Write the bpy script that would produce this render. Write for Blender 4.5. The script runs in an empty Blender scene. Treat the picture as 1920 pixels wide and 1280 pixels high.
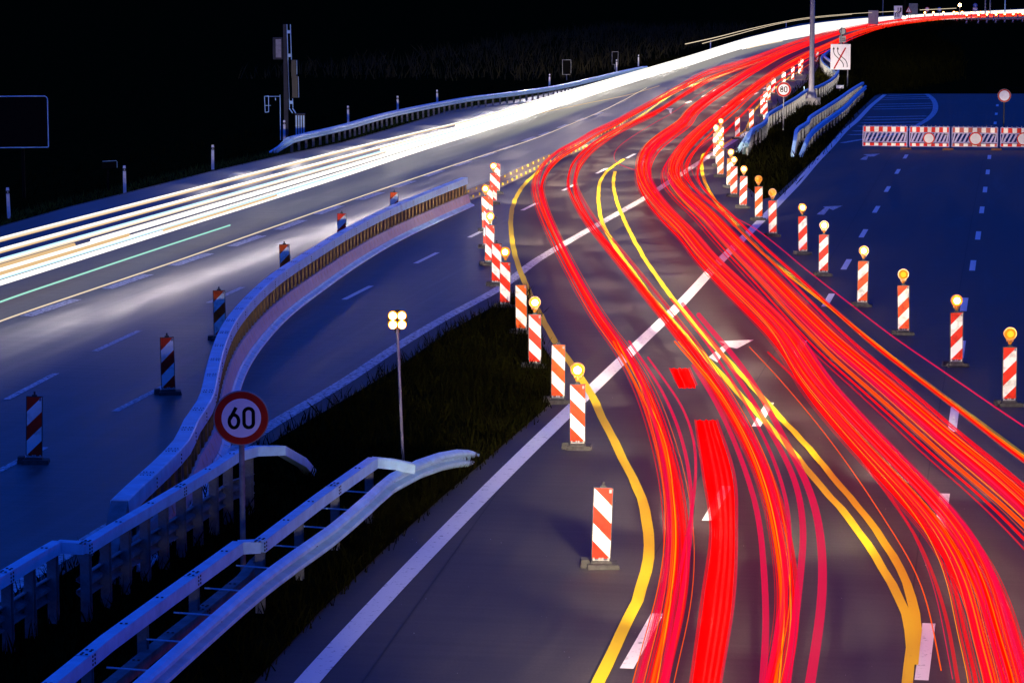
import bpy, bmesh, math, random
from mathutils import Vector
R = math.radians
random.seed(7)
scn = bpy.context.scene
COL = scn.collection

# ------------------------------------------------------------------ camera
CAM_H = 8.2            # metres above the road (camera on an overbridge)
F = 5100.0             # focal length in pixels of a 1920 px wide frame
PITCH = math.atan(680.0 / F)
cam_d = bpy.data.cameras.new('camera')
cam_d.sensor_width = 36.0
cam_d.lens = F / 1920.0 * 36.0
cam_d.clip_start = 0.5
cam_d.clip_end = 6000.0
cam = bpy.data.objects.new('camera', cam_d)
cam.location = (0, 0, CAM_H)
cam.rotation_euler = (R(90) - PITCH, 0, 0)
COL.objects.link(cam)
scn.camera = cam

# ------------------------------------------------------------------ dusk sky, faint sun, exposure
SUN_EL, SUN_ROT = R(2.0), R(250)
w = bpy.data.worlds.new('World')
scn.world = w
w.use_nodes = True
nt = w.node_tree
nt.nodes.clear()
sky = nt.nodes.new('ShaderNodeTexSky')
sky.sky_type = 'NISHITA'
sky.sun_disc = False
sky.sun_elevation = SUN_EL
sky.sun_rotation = SUN_ROT
sky.ozone_density = 6.0
tint = nt.nodes.new('ShaderNodeMix')
tint.data_type = 'RGBA'
tint.blend_type = 'MIX'
tint.inputs[0].default_value = 0.975
tint.inputs[7].default_value = (0.006, 0.058, 0.56, 1)
bg = nt.nodes.new('ShaderNodeBackground')
SKY_STRENGTH = 1.05
bg.inputs[1].default_value = SKY_STRENGTH
out = nt.nodes.new('ShaderNodeOutputWorld')
nt.links.new(sky.outputs[0], tint.inputs[6])
nt.links.new(tint.outputs[2], bg.inputs[0])
nt.links.new(bg.outputs[0], out.inputs[0])

sun_d = bpy.data.lights.new('sun', 'SUN')
sun_d.energy = 0.004
sun_d.angle = R(10)
sun_d.color = (1.0, 0.92, 0.85)
sun = bpy.data.objects.new('sun', sun_d)
sun.rotation_euler = (R(90) - SUN_EL, 0, R(180) - SUN_ROT)
COL.objects.link(sun)

scn.view_settings.view_transform = 'Standard'
scn.view_settings.look = 'None'
scn.view_settings.exposure = 0.0
scn.view_settings.gamma = 1.0
scn.view_settings.use_curve_mapping = False
scn.render.engine = 'CYCLES'
cy = scn.cycles
cy.use_denoising = True
cy.max_bounces = 5
cy.diffuse_bounces = 2
cy.glossy_bounces = 2
cy.transmission_bounces = 2
cy.transparent_max_bounces = 48
cy.caustics_reflective = False
cy.caustics_refractive = False
cy.sample_clamp_indirect = 4.0

# ------------------------------------------------------------------ geometry helpers
SP, CP = math.sin(PITCH), math.cos(PITCH)

def G(px, py, z=0.0):
    """world point at height z seen at photo pixel (px, py)"""
    a = (px - 960.0) / F
    b = (640.0 - py) / F
    d = Vector((a, CP + b * SP, b * CP - SP))
    t = (z - CAM_H) / d.z
    return Vector((0, 0, CAM_H)) + d * t

def GP(pts, z=0.0):
    return [G(p[0], p[1], p[2] if len(p) > 2 else z) for p in pts]

def spline(pts, step=None, n=None):
    """Catmull-Rom (centripetal feel by chord length) through 3-D points"""
    P = [pts[0] * 2 - pts[1]] + list(pts) + [pts[-1] * 2 - pts[-2]]
    outp = []
    for i in range(1, len(P) - 2):
        p0, p1, p2, p3 = P[i - 1], P[i], P[i + 1], P[i + 2]
        d0 = max((p1 - p0).length, 1e-4) ** .5
        d1 = max((p2 - p1).length, 1e-4) ** .5
        d2 = max((p3 - p2).length, 1e-4) ** .5
        t0, t1 = 0.0, d0
        t2 = t1 + d1
        t3 = t2 + d2
        L = (p2 - p1).length
        k = n or max(1, int(L / step))
        for j in range(k):
            t = t1 + (t2 - t1) * j / k
            A1 = p0 * ((t1 - t) / (t1 - t0)) + p1 * ((t - t0) / (t1 - t0))
            A2 = p1 * ((t2 - t) / (t2 - t1)) + p2 * ((t - t1) / (t2 - t1))
            A3 = p2 * ((t3 - t) / (t3 - t2)) + p3 * ((t - t2) / (t3 - t2))
            B1 = A1 * ((t2 - t) / (t2 - t0)) + A2 * ((t - t0) / (t2 - t0))
            B2 = A2 * ((t3 - t) / (t3 - t1)) + A3 * ((t - t1) / (t3 - t1))
            outp.append(B1 * ((t2 - t) / (t2 - t1)) + B2 * ((t - t1) / (t2 - t1)))
    outp.append(P[-2].copy())
    return outp

def resample(path, step):
    outp = [path[0].copy()]
    acc = 0.0
    for a, b in zip(path, path[1:]):
        L = (b - a).length
        d = step - acc
        while d <= L:
            outp.append(a.lerp(b, d / L))
            d += step
        acc = L - (d - step)
    return outp

def frames(path):
    """horizontal right-hand normals along a path"""
    N = []
    for i in range(len(path)):
        a = path[max(0, i - 1)]
        b = path[min(len(path) - 1, i + 1)]
        t = Vector((b.x - a.x, b.y - a.y, 0))
        t = t.normalized() if t.length > 1e-6 else Vector((0, 1, 0))
        N.append(Vector((t.y, -t.x, 0)))
    return N

class MB:
    def __init__(s):
        s.v, s.f, s.m = [], [], []
    def face(s, idx, m=0):
        s.f.append(idx)
        s.m.append(m)
    def quad(s, a, b, c, d, m=0):
        i = len(s.v)
        s.v += [tuple(a), tuple(b), tuple(c), tuple(d)]
        s.face((i, i + 1, i + 2, i + 3), m)
    def box(s, c, size, m=0, rz=0.0, taper=1.0):
        hx, hy, hz = size[0] / 2, size[1] / 2, size[2] / 2
        i = len(s.v)
        cs, sn = math.cos(rz), math.sin(rz)
        for z, k in ((-hz, 1.0), (hz, taper)):
            for x, y in ((-hx, -hy), (hx, -hy), (hx, hy), (-hx, hy)):
                x *= k
                y *= k
                s.v.append((c[0] + x * cs - y * sn, c[1] + x * sn + y * cs, c[2] + z))
        for q in ((0, 3, 2, 1), (4, 5, 6, 7), (0, 1, 5, 4), (1, 2, 6, 5), (2, 3, 7, 6), (3, 0, 4, 7)):
            s.face(tuple(i + k for k in q), m)
    def lathe(s, prof, seg=16, c=(0, 0, 0), axis='z', m=0):
        i0 = len(s.v)
        for r, h in prof:
            for k in range(seg):
                a = 2 * math.pi * k / seg
                x, y = r * math.cos(a), r * math.sin(a)
                if axis == 'z':
                    p = (c[0] + x, c[1] + y, c[2] + h)
                else:
                    p = (c[0] + x, c[1] + h, c[2] + y)
                s.v.append(p)
        for j in range(len(prof) - 1):
            for k in range(seg):
                a = i0 + j * seg + k
                b = i0 + j * seg + (k + 1) % seg
                q = (a, b, b + seg, a + seg)
                s.face(q if axis == 'z' else q[::-1], m)
        s.face(tuple(i0 + k for k in range(seg))[::-1] if axis == 'z' else tuple(i0 + k for k in range(seg)), m)
        e = i0 + (len(prof) - 1) * seg
        s.face(tuple(e + k for k in range(seg)) if axis == 'z' else tuple(e + k for k in range(seg))[::-1], m)
    def bar(s, a, b, r, seg=8, m=0, r2=None):
        a, b = Vector(a), Vector(b)
        d = (b - a).normalized()
        u = d.orthogonal().normalized()
        v = d.cross(u)
        i0 = len(s.v)
        for p, rr in ((a, r), (b, r if r2 is None else r2)):
            for k in range(seg):
                t = 2 * math.pi * k / seg
                s.v.append(tuple(p + u * rr * math.cos(t) + v * rr * math.sin(t)))
        for k in range(seg):
            k2 = (k + 1) % seg
            s.face((i0 + k, i0 + k2, i0 + seg + k2, i0 + seg + k), m)
        s.face(tuple(i0 + k for k in range(seg))[::-1], m)
        s.face(tuple(i0 + seg + k for k in range(seg)), m)
    def sweep(s, path, prof, closed=True, m=0, caps=True, N=None):
        """profile points (u to the right, v up from the path point)"""
        N = N or frames(path)
        i0 = len(s.v)
        k = len(prof)
        for p, n in zip(path, N):
            for u, v in prof:
                s.v.append((p.x + n.x * u, p.y + n.y * u, p.z + v))
        rng = range(k) if closed else range(k - 1)
        for i in range(len(path) - 1):
            for j in rng:
                j2 = (j + 1) % k
                a = i0 + i * k
                s.face((a + j, a + k + j, a + k + j2, a + j2), m)
        if closed and caps:
            s.face(tuple(i0 + j for j in range(k)), m)
            e = i0 + (len(path) - 1) * k
            s.face(tuple(e + j for j in range(k))[::-1], m)
    def tube(s, path, r, seg=6, m=0, flat=1.0, caps=False, r_fn=None):
        i0 = len(s.v)
        N = frames(path)
        for i, (p, n) in enumerate(zip(path, N)):
            rr = r if r_fn is None else r * r_fn(i / (len(path) - 1))
            for k in range(seg):
                a = 2 * math.pi * k / seg
                u, v = rr * math.cos(a), rr * flat * math.sin(a)
                s.v.append((p.x + n.x * u, p.y + n.y * u, p.z + v))
        for i in range(len(path) - 1):
            for k in range(seg):
                a = i0 + i * seg
                k2 = (k + 1) % seg
                s.face((a + k, a + k2, a + seg + k2, a + seg + k), m)
        if caps:
            s.face(tuple(i0 + k for k in range(seg))[::-1], m)
            e = i0 + (len(path) - 1) * seg
            s.face(tuple(e + k for k in range(seg)), m)
    def build(s, name, mats, parent=None, smooth=False):
        me = bpy.data.meshes.new(name)
        me.from_pydata([tuple(v) for v in s.v], [], s.f)
        if not isinstance(mats, (list, tuple)):
            mats = [mats]
        for m_ in mats:
            me.materials.append(m_)
        me.polygons.foreach_set('material_index', s.m)
        if smooth:
            me.polygons.foreach_set('use_smooth', [True] * len(s.f))
        me.update()
        o = bpy.data.objects.new(name, me)
        COL.objects.link(o)
        if parent is not None:
            o.parent = parent
        return o

def tag(o, label=None, cat=None, group=None, kind=None):
    if label:
        o['label'] = label
    if cat:
        o['category'] = cat
    if group:
        o['group'] = group
    if kind:
        o['kind'] = kind
    return o

def empty(name, loc, rz=0.0):
    o = bpy.data.objects.new(name, None)
    o.location = loc
    o.rotation_euler = (0, 0, rz)
    COL.objects.link(o)
    return o

def copy_tree(o, parent=None):
    c = o.copy()
    COL.objects.link(c)
    if parent is not None:
        c.parent = parent
    for ch in list(o.children):
        copy_tree(ch, c)
    return c

def poly_sheet(name, pts, mat, kind='structure'):
    bm = bmesh.new()
    vs = [bm.verts.new(p) for p in pts]
    es = [bm.edges.new((vs[i], vs[(i + 1) % len(vs)])) for i in range(len(vs))]
    bmesh.ops.triangle_fill(bm, use_beauty=True, edges=es, normal=(0, 0, 1))
    bmesh.ops.recalc_face_normals(bm, faces=bm.faces)
    for f in bm.faces:
        if f.normal.z < 0:
            f.normal_flip()
    me = bpy.data.meshes.new(name)
    bm.to_mesh(me)
    bm.free()
    me.materials.append(mat)
    o = bpy.data.objects.new(name, me)
    COL.objects.link(o)
    if kind:
        o['kind'] = kind
    return o

def ribbon(mb, path, width, z, m=0, wob=0.0):
    N = frames(path)
    i0 = len(mb.v)
    for p, n in zip(path, N):
        h = width / 2 + random.uniform(-wob, wob)
        mb.v.append((p.x - n.x * h, p.y - n.y * h, z))
        mb.v.append((p.x + n.x * h, p.y + n.y * h, z))
    for i in range(len(path) - 1):
        a = i0 + 2 * i
        mb.face((a, a + 1, a + 3, a + 2), m)

# ------------------------------------------------------------------ materials
def newmat(name):
    m = bpy.data.materials.new(name)
    m.use_nodes = True
    n = m.node_tree.nodes
    b = n['Principled BSDF']
    return m, n, m.node_tree.links, b

def plain(name, col, rough=0.5, metal=0.0, var=0.25, scale=6.0, bump=0.0, dirt=None, spec=0.5):
    m, n, l, b = newmat(name)
    tc = n.new('ShaderNodeTexCoord')
    nz = n.new('ShaderNodeTexNoise')
    nz.inputs['Scale'].default_value = scale
    nz.inputs['Detail'].default_value = 6
    nz.inputs['Roughness'].default_value = 0.65
    l.new(tc.outputs['Object'], nz.inputs['Vector'])
    cr = n.new('ShaderNodeValToRGB')
    cr.color_ramp.elements[0].position = 0.3
    cr.color_ramp.elements[1].position = 0.7
    d = dirt or [c * (1 - var) for c in col]
    cr.color_ramp.elements[0].color = (*d, 1)
    cr.color_ramp.elements[1].color = (*[min(1, c * (1 + var * .5)) for c in col], 1)
    l.new(nz.outputs['Fac'], cr.inputs['Fac'])
    l.new(cr.outputs['Color'], b.inputs['Base Color'])
    b.inputs['Roughness'].default_value = rough
    b.inputs['Metallic'].default_value = metal
    b.inputs['Specular IOR Level'].default_value = spec
    if bump:
        bp = n.new('ShaderNodeBump')
        bp.inputs['Strength'].default_value = bump
        bp.inputs['Distance'].default_value = 0.01
        l.new(nz.outputs['Fac'], bp.inputs['Height'])
        l.new(bp.outputs['Normal'], b.inputs['Normal'])
    return m

def asphalt(name, col, rough, lo, hi, stretch=(1, 1, 1), rot=0.0, bump=0.35, spec=0.5):
    """road surface: wide streaky wear along the road, fine grain, cross-brushed texture, small stains"""
    m, n, l, b = newmat(name)
    tc = n.new('ShaderNodeTexCoord')
    mp = n.new('ShaderNodeMapping')
    mp.vector_type = 'TEXTURE'
    mp.inputs['Rotation'].default_value = (0, 0, -rot)
    mp.inputs['Scale'].default_value = [1 / q for q in stretch]
    l.new(tc.outputs['Object'], mp.inputs['Vector'])
    wide = n.new('ShaderNodeTexNoise')
    wide.inputs['Scale'].default_value = 0.35
    wide.inputs['Detail'].default_value = 8
    wide.inputs['Roughness'].default_value = 0.62
    l.new(mp.outputs[0], wide.inputs['Vector'])
    fine = n.new('ShaderNodeTexNoise')
    fine.inputs['Scale'].default_value = 28
    fine.inputs['Detail'].default_value = 4
    l.new(tc.outputs['Object'], fine.inputs['Vector'])
    mp2 = n.new('ShaderNodeMapping')
    mp2.vector_type = 'TEXTURE'
    mp2.inputs['Rotation'].default_value = (0, 0, -rot)
    mp2.inputs['Scale'].default_value = (1 / 0.35, 1 / 7, 1)
    l.new(tc.outputs['Object'], mp2.inputs['Vector'])
    brush = n.new('ShaderNodeTexNoise')
    brush.inputs['Scale'].default_value = 1.0
    brush.inputs['Detail'].default_value = 5
    l.new(mp2.outputs[0], brush.inputs['Vector'])
    add = n.new('ShaderNodeMath')
    add.operation = 'MULTIPLY_ADD'
    add.inputs[1].default_value = 0.28
    l.new(brush.outputs['Fac'], add.inputs[0])
    l.new(wide.outputs['Fac'], add.inputs[2])
    add2 = n.new('ShaderNodeMath')
    add2.operation = 'MULTIPLY_ADD'
    add2.inputs[1].default_value = 0.34
    l.new(fine.outputs['Fac'], add2.inputs[0])
    l.new(add.outputs[0], add2.inputs[2])
    cr = n.new('ShaderNodeValToRGB')
    cr.color_ramp.elements[0].position = 0.70
    cr.color_ramp.elements[1].position = 0.94
    cr.color_ramp.elements[0].color = (*[c * lo for c in col], 1)
    cr.color_ramp.elements[1].color = (*[c * hi for c in col], 1)
    l.new(add2.outputs[0], cr.inputs['Fac'])
    l.new(cr.outputs['Color'], b.inputs['Base Color'])
    rr = n.new('ShaderNodeMapRange')
    rr.inputs['From Min'].default_value = 0.3
    rr.inputs['From Max'].default_value = 0.7
    rr.inputs['To Min'].default_value = rough - 0.08
    rr.inputs['To Max'].default_value = rough + 0.10
    l.new(wide.outputs['Fac'], rr.inputs['Value'])
    l.new(rr.outputs[0], b.inputs['Roughness'])
    b.inputs['Specular IOR Level'].default_value = spec
    bp = n.new('ShaderNodeBump')
    bp.inputs['Strength'].default_value = bump
    bp.inputs['Distance'].default_value = 0.006
    l.new(add2.outputs[0], bp.inputs['Height'])
    l.new(bp.outputs['Normal'], b.inputs['Normal'])
    return m

def paint(name, col, under, worn=0.35, rough=0.6):
    """road paint with worn pinholes through which the road shows"""
    m, n, l, b = newmat(name)
    tc = n.new('ShaderNodeTexCoord')
    a = n.new('ShaderNodeTexNoise')
    a.inputs['Scale'].default_value = 9
    a.inputs['Detail'].default_value = 9
    a.inputs['Roughness'].default_value = 0.75
    l.new(tc.outputs['Object'], a.inputs['Vector'])
    cr = n.new('ShaderNodeValToRGB')
    cr.color_ramp.elements[0].position = worn
    cr.color_ramp.elements[1].position = worn + 0.1
    cr.color_ramp.elements[0].color = (*under, 1)
    cr.color_ramp.elements[1].color = (*col, 1)
    l.new(a.outputs['Fac'], cr.inputs['Fac'])
    l.new(cr.outputs['Color'], b.inputs['Base Color'])
    b.inputs['Roughness'].default_value = rough
    b.inputs['Specular IOR Level'].default_value = 0.15
    bp = n.new('ShaderNodeBump')
    bp.inputs['Strength'].default_value = 0.4
    bp.inputs['Distance'].default_value = 0.004
    l.new(a.outputs['Fac'], bp.inputs['Height'])
    l.new(bp.outputs['Normal'], b.inputs['Normal'])
    return m

def stripes(name, sgn):
    """red and white diagonal bands of a guide beacon, in panel coordinates, with grime"""
    m, n, l, b = newmat(name)
    tc = n.new('ShaderNodeTexCoord')
    sx = n.new('ShaderNodeSeparateXYZ')
    l.new(tc.outputs['Object'], sx.inputs[0])
    ma = n.new('ShaderNodeMath')
    ma.operation = 'MULTIPLY_ADD'
    ma.inputs[1].default_value = sgn
    l.new(sx.outputs['X'], ma.inputs[0])
    l.new(sx.outputs['Z'], ma.inputs[2])
    dv = n.new('ShaderNodeMath')
    dv.operation = 'MULTIPLY_ADD'
    dv.inputs[1].default_value = 2.0
    dv.inputs[2].default_value = 10.0 - 2 * 0.14
    l.new(ma.outputs[0], dv.inputs[0])
    fr = n.new('ShaderNodeMath')
    fr.operation = 'FRACT'
    l.new(dv.outputs[0], fr.inputs[0])
    cr = n.new('ShaderNodeValToRGB')
    cr.color_ramp.interpolation = 'CONSTANT'
    e = cr.color_ramp.elements
    e[0].position = 0.0
    e[0].color = (0.72, 0.022, 0.006, 1)
    e[1].position = 0.25
    e[1].color = (0.86, 0.83, 0.78, 1)
    x = e.new(0.75)
    x.color = (0.72, 0.022, 0.006, 1)
    l.new(fr.outputs[0], cr.inputs['Fac'])
    gz = n.new('ShaderNodeTexNoise')
    gz.inputs['Scale'].default_value = 7
    gz.inputs['Detail'].default_value = 8
    oi = n.new('ShaderNodeObjectInfo')
    ad = n.new('ShaderNodeVectorMath')
    ad.operation = 'ADD'
    l.new(tc.outputs['Object'], ad.inputs[0])
    l.new(oi.outputs['Location'], ad.inputs[1])
    l.new(ad.outputs[0], gz.inputs['Vector'])
    g2 = n.new('ShaderNodeValToRGB')
    g2.color_ramp.elements[0].position = 0.32
    g2.color_ramp.elements[0].color = (0.55, 0.5, 0.45, 1)
    g2.color_ramp.elements[1].position = 0.5
    g2.color_ramp.elements[1].color = (1, 1, 1, 1)
    l.new(gz.outputs['Fac'], g2.inputs['Fac'])
    mx = n.new('ShaderNodeMix')
    mx.data_type = 'RGBA'
    mx.blend_type = 'MULTIPLY'
    mx.inputs[0].default_value = 0.7
    rd = n.new('ShaderNodeMapRange')
    rd.inputs['From Min'].default_value = 0.55
    rd.inputs['To Max'].default_value = 0.075
    l.new(oi.outputs['Random'], rd.inputs['Value'])
    fade = n.new('ShaderNodeCombineColor')
    fade.inputs[0].default_value = 0.0
    l.new(rd.outputs[0], fade.inputs[1])
    sun_f = n.new('ShaderNodeMix')
    sun_f.data_type = 'RGBA'
    sun_f.blend_type = 'ADD'
    sun_f.inputs[0].default_value = 1.0
    l.new(cr.outputs['Color'], sun_f.inputs[6])
    l.new(fade.outputs[0], sun_f.inputs[7])
    l.new(sun_f.outputs[2], mx.inputs[6])
    l.new(g2.outputs['Color'], mx.inputs[7])
    l.new(mx.outputs[2], b.inputs['Base Color'])
    b.inputs['Roughness'].default_value = 0.45
    b.inputs['Specular IOR Level'].default_value = 0.15
    return m

def glow(name, col, strength):
    m = bpy.data.materials.new(name)
    m.use_nodes = True
    n, l = m.node_tree.nodes, m.node_tree.links
    n.clear()
    e = n.new('ShaderNodeEmission')
    e.inputs[0].default_value = (*col, 1)
    e.inputs[1].default_value = strength
    o = n.new('ShaderNodeOutputMaterial')
    l.new(e.outputs[0], o.inputs[0])
    return m

def trail_mat(name, col, strength, fac):
    """light of a passing lamp: the road behind still shows through it"""
    m = bpy.data.materials.new(name)
    m.use_nodes = True
    n, l = m.node_tree.nodes, m.node_tree.links
    n.clear()
    e = n.new('ShaderNodeEmission')
    e.inputs[0].default_value = (*col, 1)
    e.inputs[1].default_value = strength
    t = n.new('ShaderNodeBsdfTransparent')
    mx = n.new('ShaderNodeMixShader')
    mx.inputs[0].default_value = fac
    l.new(t.outputs[0], mx.inputs[1])
    l.new(e.outputs[0], mx.inputs[2])
    o = n.new('ShaderNodeOutputMaterial')
    l.new(mx.outputs[0], o.inputs[0])
    return m

M = {}
ROADROT = R(10.3)
M['concrete'] = asphalt('road_concrete', (0.050, 0.043, 0.039), 0.66, 0.72, 1.28, (2.6, 0.22, 1), ROADROT, spec=0.35)
M['old_asphalt'] = asphalt('left_asphalt', (0.056, 0.053, 0.052), 0.48, 0.30, 1.95, (5.5, 0.10, 1), R(9.7), spec=0.5)
M['new_asphalt'] = asphalt('dark_asphalt', (0.042, 0.034, 0.036), 0.62, 0.6, 1.4, (1, 1, 1), 0, spec=0.3)
M['soil'] = plain('soil', (0.012, 0.010, 0.002), 1.0, 0, 0.6, 1.5, 0.5, spec=0.0)
M['white'] = paint('white_paint', (0.80, 0.78, 0.74), (0.2, 0.19, 0.18), 0.33)
M['white_worn'] = paint('worn_white_paint', (0.66, 0.66, 0.66), (0.16, 0.15, 0.15), 0.42)
M['yellow'] = paint('yellow_tape', (0.86, 0.60, 0.010), (0.5, 0.33, 0.05), 0.28)
M['joint'] = plain('joint_filler', (0.012, 0.012, 0.013), 0.7, 0, 0.3)
M['steel'] = plain('galvanised_steel', (0.46, 0.74, 0.88), 0.45, 0.0, 0.25, 3.0, 0.05)
M['steel_dark'] = plain('weathered_steel', (0.20, 0.21, 0.22), 0.6, 0.3, 0.5, 5.0, 0.1)
M['panel_steel'] = plain('painted_steel', (0.52, 0.46, 0.48), 0.55, 0.1, 0.25, 3.0, 0.04)
M['bolt'] = plain('bolt_heads', (0.02, 0.02, 0.022), 0.6, 0.2)
M['slot'] = plain('amber_reflector_slots', (0.50, 0.22, 0.02), 0.35, 0, 0.4)
M['rail_post'] = plain('orange_lit_posts', (0.20, 0.115, 0.035), 0.6, 0.0, 0.6, 9.0)  # brown amber tone puts the orange light on the posts into their colour
M['stripe_a'] = stripes('beacon_bands_falling_right', 1.0)
M['stripe_b'] = stripes('beacon_bands_rising_right', -1.0)
M['black'] = plain('black_plastic', (0.015, 0.015, 0.017), 0.5, 0, 0.3)
M['rubber'] = plain('recycled_rubber', (0.045, 0.042, 0.038), 0.85, 0, 0.5, 20, 0.3)
M['clip'] = plain('grey_plastic', (0.35, 0.34, 0.33), 0.6, 0, 0.3)
M['lens_on'] = glow('amber_lamp_lit', (1.0, 0.62, 0.22), 30.0)
M['lens_rim'] = glow('amber_lamp_rim', (1.0, 0.30, 0.012), 2.6)  # amber rim glow stands in for the halo around the lit core
M['lens_rim_dim'] = glow('amber_lamp_rim_fading', (1.0, 0.30, 0.012), 1.1)
M['lens_far'] = glow('amber_enlarged_lamp_rim', (1.0, 0.30, 0.012), 6.0)
M['lens_dim'] = glow('amber_lamp_fading', (1.0, 0.36, 0.02), 2.2)
M['lens_off'] = plain('amber_lens', (0.75, 0.30, 0.01), 0.25, 0, 0.3, 30)
M['amber_housing'] = plain('amber_housing', (0.60, 0.20, 0.01), 0.35, 0, 0.2)
M['lamp_big'] = glow('amber_flash_lit', (1.0, 0.62, 0.2), 45.0)
M['sign_white'] = plain('sign_white', (0.80, 0.77, 0.78), 0.45, 0, 0.08, 5, spec=0.1)
M['sign_red'] = plain('sign_red', (0.40, 0.008, 0.006), 0.45, 0, 0.15, 5, spec=0.1)
M['sign_black'] = plain('sign_black', (0.004, 0.004, 0.004), 0.8, 0, 0.1, spec=0.04)
M['sign_blue'] = plain('sign_blue', (0.01, 0.09, 0.42), 0.45, 0, 0.1)
M['sign_back'] = plain('sign_back', (0.22, 0.22, 0.23), 0.55, 0.3, 0.25)
M['fence_red'] = plain('fence_red_film', (0.66, 0.008, 0.006), 0.45, 0, 0.15, 5, spec=0.1)
M['fence_white'] = plain('fence_white_film', (0.85, 0.78, 0.68), 0.45, 0, 0.12, 5, spec=0.1)
M['fence_plastic'] = plain('fence_plastic', (0.30, 0.24, 0.42), 0.55, 0, 0.2)
M['brown_foot'] = plain('brown_rubber_foot', (0.16, 0.05, 0.015), 0.8, 0, 0.4, 15)
M['post_white'] = plain('delineator_white', (0.74, 0.74, 0.76), 0.5, 0, 0.2, 8)
M['mast_dark'] = plain('mast_dark_grey', (0.06, 0.06, 0.065), 0.7, 0, 0.3, 2, spec=0.1)
M['mast'] = plain('mast_grey', (0.30, 0.29, 0.32), 0.5, 0.3, 0.25, 2)
M['guide_yellow'] = plain('yellow_guide_reflector', (0.85, 0.62, 0.01), 0.3, 0, 0.15)
M['guide_grey'] = plain('guide_wall_grey', (0.22, 0.21, 0.22), 0.6, 0.1, 0.3, 3)
M['lightbox'] = glow('lit_lamp_white', (1.0, 0.85, 0.6), 12.0)
# ================================================================== the setting
gm = MB()
gm.quad((-2500, -300, -0.03), (2500, -300, -0.03), (2500, 4200, -0.03), (-2500, 4200, -0.03))
ground = tag(gm.build('ground', M['soil']), kind='structure')

LEFT_EDGE = [(-1700, 760), (-700, 560), (-60, 440), (0, 424), (127, 388), (233, 362), (400, 320), (518, 293), (640, 267), (740, 239),
             (840, 208), (893, 198), (963, 188), (1040, 172), (1107, 158), (1210, 131), (1280, 108), (1400, 70), (1500, 45),
             (1600, 33), (1700, 27), (1800, 22), (1950, 15)]
FAR_RIGHT = [(1960, 36), (1920, 37), (1817, 37), (1750, 38), (1700, 41), (1658, 47), (1633, 56), (1600, 78), (1572, 92), (1545, 108),
             (1538, 122), (1520, 148), (1470, 190), (1440, 222), (1410, 255), (1380, 285), (1368, 302), (1378, 322), (1396, 346),
             (1428, 374), (1452, 368), (1497, 327), (1530, 296), (1560, 264), (1600, 217), (1640, 180), (1650, 176)]
road_px = LEFT_EDGE + FAR_RIGHT + [(2300, 176), (3600, 1400), (3600, 4200), (-5000, 4200)]
road = poly_sheet('roadway', GP(road_px), M['concrete'])

# the older, smoother carriageway on the left, one sheet above
OLD = [(-1700, 764), (-700, 563), (-60, 442), (0, 426), (127, 390), (233, 364), (400, 322), (518, 295), (640, 269), (740, 241),
       (840, 210), (893, 200), (963, 190), (1040, 174), (1107, 160), (1210, 133), (1280, 110), (1400, 72), (1500, 47),
       (1570, 38), (1500, 77), (1400, 116), (1280, 154), (1180, 213), (1090, 270), (1012, 318), (983, 347), (965, 377), (958, 407), (959, 443), (968, 487), (980, 520),
       (900, 560), (757, 648), (530, 785), (300, 930), (0, 1120), (-300, 1310), (-1200, 1900), (-5000, 1900)]
old = poly_sheet('left_carriageway', GP(OLD, 0.004), M['old_asphalt'])

# dark crossover between the two white edge lines
CROSS = [(985, 560), (1000, 543), (1050, 500), (1133, 445), (1173, 420), (1240, 382), (1300, 347), (1340, 325), (1376, 326), (1394, 350), (1424, 380),
         (1390, 413), (1347, 457), (1310, 487), (1280, 513), (1250, 540), (1207, 582), (1140, 640), (1062, 710), (1030, 735), (1010, 700), (990, 640)]
cross = poly_sheet('crossover', GP(CROSS, 0.004), M['new_asphalt'])

VERGE = [(1005, 585), (1012, 640), (1046, 690), (1044, 745), (1000, 785), (930, 845), (830, 930), (730, 1020), (595, 1150), (480, 1275), (300, 1480),
         (-600, 2700), (-2600, 2700), (-700, 1580), (-80, 1200), (0, 1152), (300, 960), (420, 884), (500, 835), (540, 811), (693, 721), (757, 680),
         (840, 622), (933, 570), (985, 545)]
verge = poly_sheet('central_verge', GP(VERGE, 0.02), M['soil'])

# ------------------------------------------------------------------ painted markings
L1 = [(-300, 1310), (0, 1116), (300, 930), (430, 850), (510, 796), (640, 720), (740, 653), (840, 593), (933, 543), (1007, 488), (1073, 449), (1140, 411), (1207, 373),
      (1260, 338), (1335, 290), (1403, 247)]
L2 = [(100, 1855), (390, 1500), (575, 1280), (730, 1110), (880, 955), (980, 855), (1065, 773), (1110, 730), (1200, 643), (1280, 566), (1347, 493), (1417, 424),
      (1463, 377), (1497, 342), (1527, 307), (1553, 280), (1588, 242), (1605, 228), (1633, 199), (1660, 177)]
def line_obj(name, px, width, z, mat, wob=0.0, step=1.5):
    mb = MB()
    ribbon(mb, resample(spline(GP(px), step=step), step), width, z, wob=wob)
    return tag(mb.build(name, mat), kind='structure')
line_obj('edge_line', L1, 0.30, 0.010, M['white_worn'])
line_obj('edge_line', L2, 0.30, 0.010, M['white'])

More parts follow.
